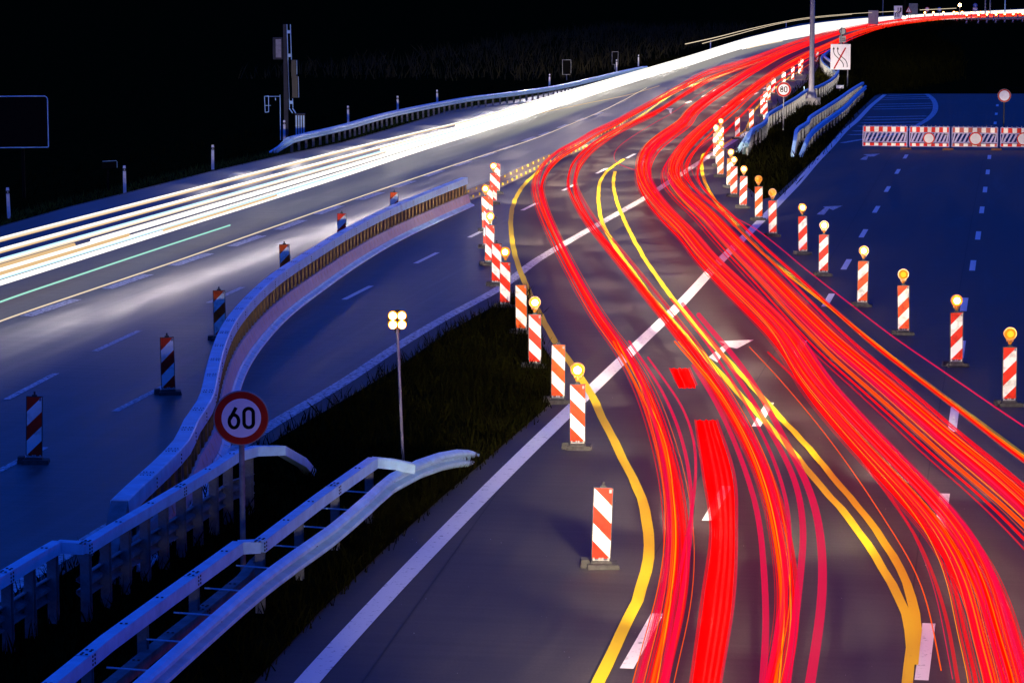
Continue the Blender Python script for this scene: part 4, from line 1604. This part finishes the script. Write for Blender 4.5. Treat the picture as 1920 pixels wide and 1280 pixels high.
M['fence_red_dark'] = plain('fence_red_worn_film', (0.40, 0.012, 0.012), 0.55, 0, 0.25, 4)
def disc_sign(s, rad, label):
    tag(s, label, 'road sign', 'blank round signs hung on the fence panels')
    k = 40
    mb = MB()
    mb.lathe([(rad, -.012), (rad, .012)], k, (0, 0, 0), 'y', 0)
    mb.build('back_plate', M['sign_back'], s)
    mb = MB()
    i0 = len(mb.v)
    for r_ in (rad * .985, rad * .80):
        for j in range(k):
            mb.v.append((r_ * math.cos(2 * math.pi * j / k), -.015, r_ * math.sin(2 * math.pi * j / k)))
    for j in range(k):
        j2 = (j + 1) % k
        mb.face((i0 + j, i0 + j2, i0 + k + j2, i0 + k + j))
    mb.build('red_rim', M['fence_red'], s)
    mb = MB()
    i0 = 0
    for j in range(k):
        mb.v.append((rad * .80 * math.cos(2 * math.pi * j / k), -.0152, rad * .80 * math.sin(2 * math.pi * j / k)))
    mb.face(tuple(range(k)))
    mb.build('face', M['fence_white'], s)
kk = px_m(G(1740, 280))
for x0, x1, a, b, c, d_, disc, rad, lab, lab2, dk in (
        (1617, 1701, 236, 237, 273, 274, None, 0, 'left end fence panel across the closed road, without a round sign', None, False),
        (1704.5, 1780, 237, 238, 274, 275, .49, 10.8, 'second fence panel from the left, with darker red blocks and a small round sign', 'smaller blank round sign hung on the second fence panel', False),
        (1784, 1870.5, 238, 239, 274.5, 275.5, .52, 12.5, 'third fence panel from the left, with the darkest red blocks', 'larger blank round sign hung on the third fence panel', True),
        (1875, 1962, 239, 240, 275, 276, .50, 12.5, 'fence panel cut by the right picture edge', 'blank round sign cut by the right picture edge', False)):
    s = fence_panel(x0, x1, a, b, c, d_, disc, lab, dk)
    if s:
        disc_sign(s, rad / kk, lab2)
# ================================================================== grass and weeds (nobody could count it)
M['grass'] = plain('dry_grass', (0.0075, 0.0075, 0.0015), 0.95, 0, 0.6, 0.9, spec=0.0)
M['lit_edge_grass'] = plain('lit_edge_grass', (0.050, 0.075, 0.010), 0.9, 0, 0.6, 0.9, spec=0.1)  # brighter than the other grass: light on the road edge put into colour
M['weeds'] = plain('pale_weeds', (0.03, 0.026, 0.01), 0.9, 0, 0.6, 0.5, spec=0.1)
def blades(mb, p, n, hmin, hmax, spread, width):
    for _ in range(n):
        a = random.uniform(0, 6.283)
        r = spread * math.sqrt(random.random())
        x, y = p.x + r * math.cos(a), p.y + r * math.sin(a)
        h = random.uniform(hmin, hmax)
        b = random.uniform(0, 6.283)
        lx, ly = random.gauss(0, .3) * h, random.gauss(0, .3) * h
        wx, wy = width * math.cos(b), width * math.sin(b)
        i = len(mb.v)
        mb.v += [(x - wx, y - wy, p.z), (x + wx, y + wy, p.z), (x + lx * .5 + wx * .6, y + ly * .5 + wy * .6, p.z + h * .6), (x + lx, y + ly, p.z + h)]
        mb.face((i, i + 1, i + 2))
        mb.face((i, i + 2, i + 3))
def in_poly(x, y, poly):
    c = False
    j = len(poly) - 1
    for i in range(len(poly)):
        if (poly[i].y > y) != (poly[j].y > y) and x < (poly[j].x - poly[i].x) * (y - poly[i].y) / (poly[j].y - poly[i].y) + poly[i].x:
            c = not c
        j = i
    return c
random.seed(21)
mb = MB()
edge = resample(spline(GP([(-120, 456), (0, 424), (127, 388), (233, 362), (400, 320), (518, 293), (640, 267), (740, 239), (840, 208), (893, 198), (963, 188), (1040, 172), (1107, 158)]), step=1.0), 0.22)
Ne = frames(edge)
mb2 = MB()
for p, n in zip(edge, Ne):
    for u, k, h0, h1 in ((-.10, 4, .04, .14), (-.4, 5, .06, .2), (-.85, 4, .06, .26), (-1.7, 2, .1, .35), (-3.2, 1, .12, .5), (-5.5, 1, .15, .6)):
        q = p + n * (u + random.uniform(-.3, .12))
        q.z = -.03
        blades(mb if u > -1.2 else mb2, q, k, h0, h1, .28, .014 if u > -1.5 else .018)
tag(mb.build('verge_grass', M['lit_edge_grass']), 'strip of short green grass along the edge of the left carriageway', 'grass', kind='stuff')
tag(mb2.build('verge_weeds', M['grass']), 'dark rough weeds behind the green strip on the left verge', 'weeds', kind='stuff')
mb = MB()
edge = resample(spline(GP([(1030, 152), (1060, 146), (1110, 130), (1180, 116), (1250, 98), (1330, 76), (1420, 52)]), step=1.0), 0.8)
for p, n in zip(edge, frames(edge)):
    for _ in range(5):
        q = p + n * random.uniform(-26, 2)
        q.z = -.03
        blades(mb, q, 3, .4, 1.5, .8, .05)
tag(mb.build('field_weeds', M['weeds']), 'tall pale weeds in the field beyond the far light band', 'weeds', kind='stuff')
mb = MB()
vp_ = GP(VERGE[:-8] + [(300, 960), (420, 884)] , .02)
vpoly = GP(VERGE, .02)
xs = [v.x for v in vpoly]
cnt = 0
while cnt < 5200:
    y = random.uniform(30, 96)
    x = random.uniform(-10, 6)
    if in_poly(x, y, vpoly):
        blades(mb, Vector((x, y, .02)), 3, .06, .34, .18, .012)
        cnt += 1
lb = resample(spline(GP([(300, 1480), (480, 1275), (595, 1150), (730, 1020), (830, 930), (930, 845), (1000, 785), (1044, 745)]), step=.5), .1)
for p, n in zip(lb, frames(lb)):
    blades(mb, Vector((p.x, p.y, .02)) + n * random.uniform(-.30, .05), 3, .05, .22, .1, .009)
tag(mb.build('verge_grass', M['grass']), 'dark scrubby grass of the near central verge around the guardrails', 'grass', kind='stuff')
mb = MB()
vp2 = GP([(1545, 108), (1520, 148), (1470, 190), (1440, 222), (1410, 255), (1380, 285), (1368, 302), (1378, 322), (1396, 346), (1428, 374), (1452, 368), (1497, 327), (1530, 296), (1560, 264), (1600, 217), (1640, 180), (1800, 150), (1800, 95), (1700, 50), (1640, 56), (1600, 80)])
ymin, ymax = min(v.y for v in vp2), max(v.y for v in vp2)
xmin, xmax = min(v.x for v in vp2), max(v.x for v in vp2)
cnt = 0
while cnt < 9000:
    y = ymin + (ymax - ymin) * random.random() ** 1.6
    x = random.uniform(xmin, xmax)
    if in_poly(x, y, vp2):
        s = 1 + (y - ymin) / 200
        blades(mb, Vector((x, y, -.03)), 3, .1, .45 * s, .4 * s, .018 * s)
        cnt += 1
for a_, b_ in (((1545, 110), (1600, 78)), ((1600, 78), (1700, 44)), ((1700, 44), (1800, 40))):
    e2 = resample([G(*a_), G(*b_)], .5)
    for p, n in zip(e2, frames(e2)):
        q = p + n * random.uniform(.2, 9)
        q.z = -.03
        blades(mb, q, 3, .3, 1.3, .6, .05)
tag(mb.build('verge_grass', M['grass']), 'dark grass of the right verge between the closed road and the far bend', 'grass', kind='stuff')

# ================================================================== the light that passing lamps drew during the exposure
RED = (1.0, 0.0, 0.0)
TM_FAINT = None
TM = [trail_mat('tail_light_red', (1, 0.002, 0.0), 1.6, 0.52),
      trail_mat('tail_light_red_faint', (1, 0.004, 0.012), 1.0, 0.34),
      trail_mat('tail_light_pink', (1, 0.004, 0.075), 1.0, 0.42),
      trail_mat('tail_light_orange', (1, 0.10, 0.0), 1.25, 0.6),
      trail_mat('indicator_amber', (1, 0.27, 0.005), 1.2, 0.85),
      trail_mat('tail_light_deep', (1, 0.0, 0.0), 1.6, 0.80),
      trail_mat('tail_light_pink_faint', (1, 0.004, 0.05), 1.0, 0.30)]
for m_ in (TM[1], TM[6]):
    m_.cycles.emission_sampling = 'NONE'
WM = [trail_mat('headlight_white', (1.0, 0.96, 0.88), 1.5, 1.0),
      trail_mat('headlight_warm', (1.0, 0.66, 0.34), 0.8, 0.92),
      trail_mat('headlight_blue', (0.55, 0.85, 1.0), 1.3, 0.9),
      trail_mat('headlight_green', (0.45, 1.0, 0.80), 0.9, 0.9),
      trail_mat('headlight_cream', (1.0, 0.80, 0.56), 0.95, 0.9)]
ZT = 0.8
LA_L = [(1215, 1330), (1235, 1240), (1262, 1130), (1272, 1020), (1262, 910), (1238, 810), (1203, 716), (1167, 653), (1133, 607), (1103, 560), (1077, 513), (1050, 460), (1030, 417), (1017, 383), (1010, 350), (1013, 335), (1020, 318), (1032, 303), (1053, 285), (1085, 267), (1118, 247), (1160, 227), (1185, 213), (1210, 200), (1243, 182), (1280, 162), (1330, 134), (1397, 114), (1447, 96), (1497, 77), (1560, 60), (1620, 47), (1690, 37), (1760, 32), (1860, 28), (1940, 26)]
LA_R = [(1440, 1330), (1465, 1230), (1478, 1130), (1468, 1020), (1445, 920), (1405, 825), (1355, 740), (1305, 665), (1240, 583), (1200, 533), (1163, 487), (1133, 450), (1107, 417), (1087, 383), (1074, 350), (1076, 327), (1083, 307), (1102, 283), (1127, 263), (1160, 243), (1193, 227), (1227, 212), (1260, 192), (1290, 172), (1340, 143), (1405, 120), (1455, 101), (1505, 81), (1568, 63), (1628, 49.5), (1696, 39), (1766, 33.5), (1866, 29), (1944, 27)]
LB_L = [(1900, 1400), (1885, 1300), (1865, 1240), (1835, 1120), (1790, 1025), (1740, 960), (1665, 880), (1600, 810), (1530, 728), (1473, 640), (1430, 593), (1380, 545), (1323, 487), (1285, 440), (1250, 405), (1220, 367), (1205, 332), (1208, 300), (1222, 278), (1243, 260), (1280, 233), (1297, 211), (1330, 185), (1363, 163), (1397, 141), (1430, 122), (1463, 104), (1513, 84), (1547, 71), (1597, 55), (1650, 44), (1710, 36), (1780, 31), (1870, 28), (1945, 26)]
LB_R = [(2190, 1400), (2150, 1240), (2080, 1110), (1990, 1010), (1900, 925), (1800, 843), (1725, 778), (1650, 714), (1580, 655), (1513, 590), (1447, 522), (1380, 455), (1330, 402), (1290, 365), (1270, 338), (1268, 318), (1282, 290), (1302, 266), (1330, 240), (1363, 212), (1397, 182), (1430, 156), (1463, 134), (1513, 105), (1547, 90), (1600, 66), (1653, 51), (1714, 41), (1784, 34), (1874, 30), (1948, 28)]
def center(Lp, Rp, n=220):
    """mid line of left and right lamp paths, equal parameter by arc length of depth"""
    l = resample(spline(GP(Lp, ZT), step=1.0), 1.0)
    r = resample(spline(GP(Rp, ZT), step=1.0), 1.0)
    c, s = [], []
    for i in range(n):
        t = (i / (n - 1)) ** 1.6
        a = l[min(len(l) - 1, int(t * (len(l) - 1)))]
        b = min(r, key=lambda q: (q - a).length_squared)
        c.append((a + b) * .5)
        s.append((b - a).length * .5)
    return c, s
def smooth(p, k=3, it=3):
    for _ in range(it):
        p = [p[0]] + [(p[i - 1] + p[i] * 2 + p[i + 1]) * .25 for i in range(1, len(p) - 1)] + [p[-1]]
    return p
def lane_paths(Lp, Rp):
    l = resample(spline(GP(Lp, ZT), step=.7), .7)
    r = resample(spline(GP(Rp, ZT), step=.7), .7)
    return smooth(l), smooth(r)
def thin_out(path):
    """keep points denser near the camera"""
    outp, i = [], 0
    while i < len(path):
        outp.append(path[i])
        i += 1 if path[i].y < 120 else (3 if path[i].y < 250 else 8)
    return outp
def strand(mb, path, u, z, r, mi, t0=0.0, t1=1.0, sway=0.0, ph=0.0, flat=1.0, caps=False):
    n = len(path)
    a, b = int(t0 * (n - 1)), int(t1 * (n - 1))
    sub = path[a:b + 1]
    if len(sub) < 4:
        return
    N = frames(sub)
    q = []
    for i, (p, k) in enumerate(zip(sub, N)):
        s = p.y / 38.0
        o = u + sway * (math.sin(s * 1.3 + ph) + .5 * math.sin(s * 2.9 + ph * 2.1))
        q.append(Vector((p.x + k.x * o, p.y + k.y * o, z)))
    mb.tube(thin_out(q), r, 5, mi, flat, caps=True)

def lane_bundle(name, L_, R_, label, seed, n_veh, sp=.15, hwr=(.05, .12), jit=(.05, .05)):
    """each vehicle: two lamps, each lamp a sheaf of fine streaks, hot in the middle and faint at its edges"""
    random.seed(seed)
    mb = MB()
    for v in range(n_veh):
        du = random.gauss(0, sp)
        z = random.choice([.62, .7, .75, .8, .85, .92, 1.0]) + random.uniform(-.04, .04)
        sw, ph = random.uniform(.02, .11), random.uniform(0, 6.28)
        t0 = 0.0 if random.random() < .85 else random.uniform(.05, .5)
        t1 = 1.0 if random.random() < .8 else random.uniform(.3, .8)
        kind = random.random()
        main = 0 if kind < .62 else (2 if kind < .82 else 3)
        faint = 1 if main != 2 else 6
        for path, sg in ((L_, -1), (R_, 1)):
            wj = random.gauss(0, jit[0] if sg < 0 else jit[1])
            hw = random.uniform(*hwr)
            k = 6
            for m_ in range(k):
                f = (m_ / (k - 1) * 2 - 1)
                core = abs(f) < .45
                strand(mb, path, du + wj + f * hw + random.uniform(-.012, .012), z + random.uniform(-.05, .05),
                       random.uniform(.008, .015) if core else random.uniform(.005, .011), (main if random.random() < .55 else faint) if core else faint, t0, t1, sw, ph)
            if random.random() < .6:
                strand(mb, path, du + wj + random.uniform(-.1, .1), z + random.uniform(-.04, .08), random.uniform(.004, .009), random.choice([3, 3, 4]), t0, t1, sw, ph)
            if random.random() < .35:
                strand(mb, path, du + wj, z, random.uniform(.018, .03), main, t0, t1, sw, ph)
    o = mb.build(name, TM)
    return tag(o, label, 'light trails', kind='stuff')
A_L, A_R = lane_paths(LA_L, LA_R)
B_L, B_R = lane_paths(LB_L, LB_R)
lane_bundle('tail_light_trails', A_L, A_R, 'bundle of red tail light streaks curving down the left diversion lane', 3, 6, .07, (.025, .06), (.04, .05))
lane_bundle('tail_light_trails', B_L, B_R, 'denser bundle of red tail light streaks curving down the right diversion lane', 5, 21, .11, (.03, .09), (.05, .26))

def px_trail(mb, px, z, r, mi, flat=1.0):
    p = smooth(resample(spline(GP(px, z), step=.6), .6), it=2)
    mb.tube(thin_out(p), r, 6, mi, flat, caps=True)
def lone(name, trails, mats, label, cat='light trail', kind=None):
    mb = MB()
    for px, z, r, mi in trails:
        px_trail(mb, px, z, r, mi)
    o = mb.build(name, mats)
    return tag(o, label, cat, kind=kind)
# streaks of the left lane that fan out near the camera
lone('tail_light_trails', [
    ([(1215, 670), (1280, 765), (1303, 840), (1300, 940), (1287, 1010), (1262, 1140), (1240, 1300)], .85, .022, 2),
    ([(1180, 640), (1245, 740), (1283, 840), (1297, 950), (1288, 1060), (1268, 1170), (1245, 1310)], .8, .028, 2),
    ([(1300, 685), (1345, 760), (1382, 840), (1420, 960), (1433, 1080), (1436, 1180), (1428, 1310)], .8, .040, 2),
    ([(1258, 560), (1330, 650), (1400, 760), (1450, 860), (1478, 960), (1478, 1060), (1462, 1150), (1436, 1310)], .8, .028, 2),
    ([(1280, 570), (1365, 680), (1440, 800), (1490, 900), (1506, 990), (1498, 1100), (1483, 1220), (1470, 1320)], .8, .045, 2),
    ([(1310, 590), (1400, 700), (1475, 830), (1522, 930), (1540, 1020), (1541, 1120), (1527, 1230), (1512, 1320)], .8, .055, 2),
    ([(1265, 640), (1345, 735), (1395, 820), (1430, 910), (1453, 1010), (1466, 1120), (1460, 1220), (1450, 1320)], .84, .018, 3),
    ([(1272, 640), (1350, 735), (1400, 820), (1436, 910), (1459, 1010), (1471, 1120), (1466, 1220), (1457, 1320)], .86, .009, 4),
    ([(1150, 640), (1200, 735), (1240, 825), (1257, 920), (1262, 1020), (1250, 1140), (1222, 1300)], .82, .020, 3),
    ([(1157, 640), (1207, 735), (1246, 825), (1262, 920), (1267, 1020), (1255, 1140), (1228, 1300)], .84, .009, 4),
], TM, 'pink and orange tail light streaks fanning out at the bottom of the left diversion lane', 'light trails', 'stuff')
# one broad lamp that came on half way
def flat_trail(name, L_, R_, z, label):
    """a wide lamp board: nine streaks side by side, each of its own brightness, and faint ones at the edges"""
    l, r = spline(GP(L_, z), n=8), spline(GP(R_, z), n=8)
    mb = MB()
    random.seed(4)
    k = 9
    for m_ in range(k):
        a, b = m_ / k, (m_ + 1) / k
        i0 = len(mb.v)
        zz = random.uniform(-.012, .012)
        for p, q in zip(l, r):
            c, d = p.lerp(q, a + .004), p.lerp(q, b - .004)
            mb.v += [(c.x, c.y, z + zz), (d.x, d.y, z + zz), (d.x, d.y, z - .06 + zz), (c.x, c.y, z - .06 + zz)]
        mi = random.choice([5, 5, 0, 5])
        for i in range(len(l) - 1):
            e = i0 + 4 * i
            for j in range(4):
                mb.face((e + j, e + (j + 1) % 4, e + 4 + (j + 1) % 4, e + 4 + j), mi)
        mb.face((i0, i0 + 1, i0 + 2, i0 + 3), mi)
        e = i0 + 4 * (len(l) - 1)
        mb.face((e + 3, e + 2, e + 1, e), mi)
    for f, mi in ((-.04, 1), (-.09, 1), (1.05, 1), (1.1, 6)):
        mb.tube([p.lerp(q, f) for p, q in zip(l, r)], .012, 5, mi, caps=True)
    tag(mb.build(name, TM), label, 'light trail')
flat_trail('brake_light_trail', [(1290, 1340), (1298, 1280), (1320, 1120), (1335, 990), (1322, 890), (1306, 787)], [(1338, 1340), (1347, 1280), (1372, 1120), (1378, 990), (1373, 890), (1342, 787)], .95,
           'broad solid red light band with a square upper end at the bottom centre')
flat_trail('brake_light_trail', [(1273, 721), (1258, 690)], [(1304, 721), (1290, 690)], .95, 'short solid red block of light above the broad red band')
lone('thin_light_trail', [([(1290, 262), (1272, 290), (1262, 320), (1275, 345), (1302, 317 + 45), (1345, 392), (1410, 455 - 30), (1520, 512), (1610, 582), (1680, 635), (1760, 690), (1850, 752), (1930, 806), (2000, 855)], .75, .014, 2)], TM,
     'thin lone pink red light line running between the right yellow line and the beacons')
lone('thin_light_trail', [([(1225, 345), (1200, 323), (1165, 310), (1152, 298), (1158, 278), (1180, 260), (1215, 238), (1260, 212), (1300, 185), (1340, 158)], .8, .013, 2)], TM,
     'thin pink light line looping left over the meeting point of the double yellow lines')
lone('thin_light_trail', [([(1355, 245), (1320, 272), (1298, 292), (1296, 315), (1310, 345), (1335, 372)], .75, .012, 2), ([(1370, 238), (1335, 258), (1305, 280), (1288, 300), (1288, 320), (1302, 350)], .8, .014, 0)], TM,
     'two thin red light curves left of the beacon cluster at the right yellow line')
lone('thin_light_trail', [([(1405, 650), (1470, 720), (1560, 830), (1650, 960), (1725, 1090), (1770, 1280)], .7, .008, 3), ([(1440, 660), (1530, 750), (1630, 880), (1720, 1010), (1770, 1140), (1800, 1300)], .7, .022, 1),
                          ([(1470, 690), (1600, 830), (1690, 960), (1745, 1080), (1790, 1290)], .6, .006, 2)], TM,
     'faint thin orange and red light lines on the inner side of the right diversion lane')
lone('indicator_trail', [([(1318, 335), (1340, 372), (1380, 425), (1450, 493), (1550, 572), (1650, 650), (1750, 730), (1850, 805), (1960, 885)], .30, .022, 4)], TM,
     'amber light streak lying over the right yellow line')

# head lights of the oncoming traffic
ST = [(-200, 508, 596), (-80, 468, 560), (0, 446, 535), (320, 364, 434), (640, 282, 333), (787, 247, 284), (883, 224, 254), (973, 198, 225), (1107, 159, 180), (1280, 109, 126), (1413, 69, 85), (1520, 46, 64), (1597, 37, 51), (1690, 30, 41), (1790, 24, 34), (1950, 17, 26)]
def white_path(t, z):
    pts = [G(x, a + (b - a) * t, z) for x, a, b in ST]
    return smooth(resample(spline(pts, step=1.5), 1.5), it=2)
random.seed(9)
mb = MB()
def white(t, r, mi, x0=None, x1=None, z=.65):
    p = white_path(t, z)
    if x0 is not None:
        lim = next(G(x, a + (b - a) * t, z).y for x, a, b in [(x0, *[q + (s_ - q) * 0 for q, s_ in ((0, 0), (0, 0))])]) if False else None
        def col(pt):
            rel = pt - Vector((0, 0, CAM_H))
            return 960 + F * rel.x / (rel.y * CP - rel.z * SP)
        p = [q for q in p if col(q) >= x0 and (x1 is None or col(q) <= x1)]
    outp, i = [], 0
    while i < len(p):
        outp.append(p[i])
        i += 1 if p[i].y < 150 else 4
    mb.tube(outp, r, 7, mi, caps=True)
for t, r, mi in ((.02, .045, 0), (.05, .025, 4), (.075, .022, 1), (.25, .042, 0), (.29, .025, 4), (.315, .020, 1), (.45, .028, 2), (.48, .038, 0), (.52, .025, 4), (.665, .034, 0), (.70, .024, 0), (.86, .022, 2), (.93, .04, 0), (.985, .026, 0)):
    white(t, r, mi, z=random.choice([.6, .65, .7]))
for t, r, mi, x0, x1 in ((.60, .055, 1, -300, 152), (.76, .055, 1, -300, 243), (.615, .034, 0, 152, None), (.80, .034, 0, 240, None), (.82, .03, 0, -300, 432), (.90, .05, 1, 300, 520), (.38, .05, 0, 700, None), (.14, .05, 0, 850, None), (.18, .06, 0, 880, None),
                         (.56, .05, 0, 720, None), (.42, .05, 0, 920, None), (.30, .06, 0, 880, None), (.84, .05, 0, 900, None), (.72, .05, 0, 1040, None), (.88, .05, 0, 1107, None), (.10, .05, 0, 920, None), (.22, .06, 0, 960, None), (.66, .06, 0, 960, None), (.96, .05, 0, 1000, None),
                         (.48, .06, 0, 900, None), (.58, .07, 0, 1000, None), (.78, .07, 0, 1000, None), (.02, .06, 0, 1000, None), (.34, .07, 0, 1000, None), (1.0, .07, 0, 1280, None), (1.12, .05, 0, 1390, None), (1.22, .05, 4, 1400, 1470)):
    white(t, r, mi, x0, x1)
tag(mb.build('headlight_trails', WM), 'wide band of white headlight streaks sweeping along the left carriageway', 'light trails', kind='stuff')
lone('thin_light_trail', [([(-140, 622), (0, 566), (150, 515), (300, 465), (435, 421)], .5, .022, 3)], WM, 'short thin pale green light line ending above the broad lane dashes')
lone('thin_light_trail', [([(-140, 658), (0, 602), (160, 547), (320, 493), (480, 437), (640, 381), (760, 340), (880, 300), (1000, 261), (1070, 233), (1125, 210), (1160, 193), (1190, 177), (1214, 164)], .25, .018, 4)], WM,
     'long thin warm white light line running beside the broad lane dashes')
lone('thin_light_trail', [([(1010, 213), (1090, 196), (1175, 179), (1240, 160)], .25, .016, 1)], WM, 'short faint cream light line branching from the long thin one')
lone('upper_light_trail', [([(1285, 83), (1340, 71), (1400, 56), (1460, 43), (1520, 33), (1600, 26), (1690, 21)], 2.8, .035, 4), ([(1317, 82), (1400, 60), (1403, 59), (1470, 43), (1520, 35), (1600, 27)], 2.5, .03, 4)], WM,
     'two thin cream roof light lines high above the far white band')
lone('upper_light_trail', [([(1725, 19), (1760, 17.5), (1800, 15.5)], 2.8, .05, 4)], WM, 'thin cream light line between the two tiny round signs at the far bend')

# added spots standing in for passing head lamps, many raised to light the road evenly
def add_spot(name, loc, aim, watts, size, col=(1, .84, .66), blend=.9):
    d = bpy.data.lights.new(name, 'SPOT')
    d.energy = watts
    d.spot_size = R(size)
    d.spot_blend = blend
    d.shadow_soft_size = 0.08
    d.color = col
    o = bpy.data.objects.new(name, d)
    o.location = loc
    o.rotation_euler = (Vector(aim) - Vector(loc)).to_track_quat('-Z', 'Y').to_euler()
    COL.objects.link(o)
    return o
HL = 4.5
random.seed(77)
def lamps_along(path, y0, y1, step, watts, cone, drop, offs, name, col, gain=60.0, grow=1.0, zr=(1.5, 2.6)):
    path = resample(path, 1.0)
    back = [path[0] + (path[0] - path[3]).normalized() * k for k in range(16, 0, -1)]
    path = back + path
    acc = 0.0
    nxt = 0.0
    for i in range(len(path) - 14):
        acc += 1.0
        p = path[i]
        if acc < nxt or p.y < y0 or p.y > y1:
            continue
        nxt = acc + step * (1 + grow * max(0, p.y - 80) / 120)
        t = (path[i + 12] - p).normalized()
        n = Vector((t.y, -t.x, 0))
        o_ = p + n * random.uniform(*offs)
        o_.z = random.uniform(*zr)
        aim = o_ + t * 20
        aim.z = o_.z - drop
        add_spot(name, o_, aim, watts * (1 + max(0, p.y - 80) / gain), cone, col, 1.0)
def mid_of(L_, R_):
    return [(a + min(R_, key=lambda q: (q - a).length_squared)) * .5 for a in L_[::12]]
WARM = (1, .83, .62)
lamps_along(mid_of(A_L, A_R), 14, 230, 1.5, 1350, 60, 7.0, (-1.3, 2.8), 'stand_in_spot', WARM)
lamps_along(mid_of(B_L, B_R), 14, 230, 1.5, 1300, 74, 7.5, (-4.2, 1.8), 'stand_in_spot', WARM)
# added spots standing in for oncoming cars, set high along the left inner lane
left_path = white_path(1.0, .7)[::-1]
lamps_along(left_path, 42, 300, 1.4, 25, 66, 6.5, (-2.2, .3), 'oncoming_stand_in_spot', (1, .78, .60), 300.0, 0.0, (2.7, 3.4))
beam_path = resample(spline(GP([(745, 385), (700, 400), (540, 452), (370, 511), (180, 580), (0, 648), (-200, 722)], 0), step=1.0), 1.0)
lamps_along(beam_path, 40, 140, 1.0, 2600, 15, 1.6, (-.5, .5), 'oncoming_stand_in_spot', (1, .88, .86), 300.0, 0.0, (.7, .9))  # added low narrow beams that draw the bright streak along the lane
lamps_along(white_path(0.0, .7)[::-1], 112, 300, 3.0, 170, 46, 4.0, (2.6, 4.0), 'oncoming_stand_in_spot', (1, .90, .82), 150.0, 0.0)  # added spots beyond the outermost trail to brighten the guardrail
# added strong narrow spots, no vehicles there, imitating reflective film on fence and signs
LANE_F, SP_F, PR_F = G(1575, 165), G(1468, 245), G(1881, 268)
for px, aim, az, zs, wt, sz in (((1880, 2300), (1659, 279), .6, 3.2, 52000, 2.1), ((1880, 2300), (1742, 280), .6, 3.2, 52000, 2.1), ((1880, 2300), (1827, 281), .6, 3.2, 52000, 2.1), ((1880, 2300), (1915, 281), .6, 3.2, 52000, 2.1),
                            ((1990, 2300), (1881, 268), height_at(PR_F, 180), 1.3, 45000, 1.0), ((1500, 2300), (1575, 165), height_at(LANE_F, 107), 1.3, 60000, 1.1), ((1400, 2300), (1468, 245), height_at(SP_F, 168), 1.2, 45000, 1.0)):
    add_spot('stand_in_spot', G(px[0], px[1], zs), G(aim[0], aim[1]) + Vector((0, 0, az)), wt * HL, sz, (1, .82, .60), .6)

# loose grit on the lanes
random.seed(31)
mb = MB()
for _ in range(170):
    px, py = random.uniform(60, 1900), random.uniform(470, 1270)
    p = G(px, py)
    r = random.uniform(.003, .009)
    i = len(mb.v)
    mb.v += [(p.x - r, p.y, .012), (p.x, p.y - r, .012), (p.x + r, p.y, .012), (p.x, p.y + r, .012), (p.x, p.y, .012 + r)]
    for a_, b_ in ((0, 1), (1, 2), (2, 3), (3, 0)):
        mb.face((i + a_, i + b_, i + 4))
tag(mb.build('road_grit', M['clip']), 'tiny pale grit scattered over the lanes', 'grit', kind='stuff')
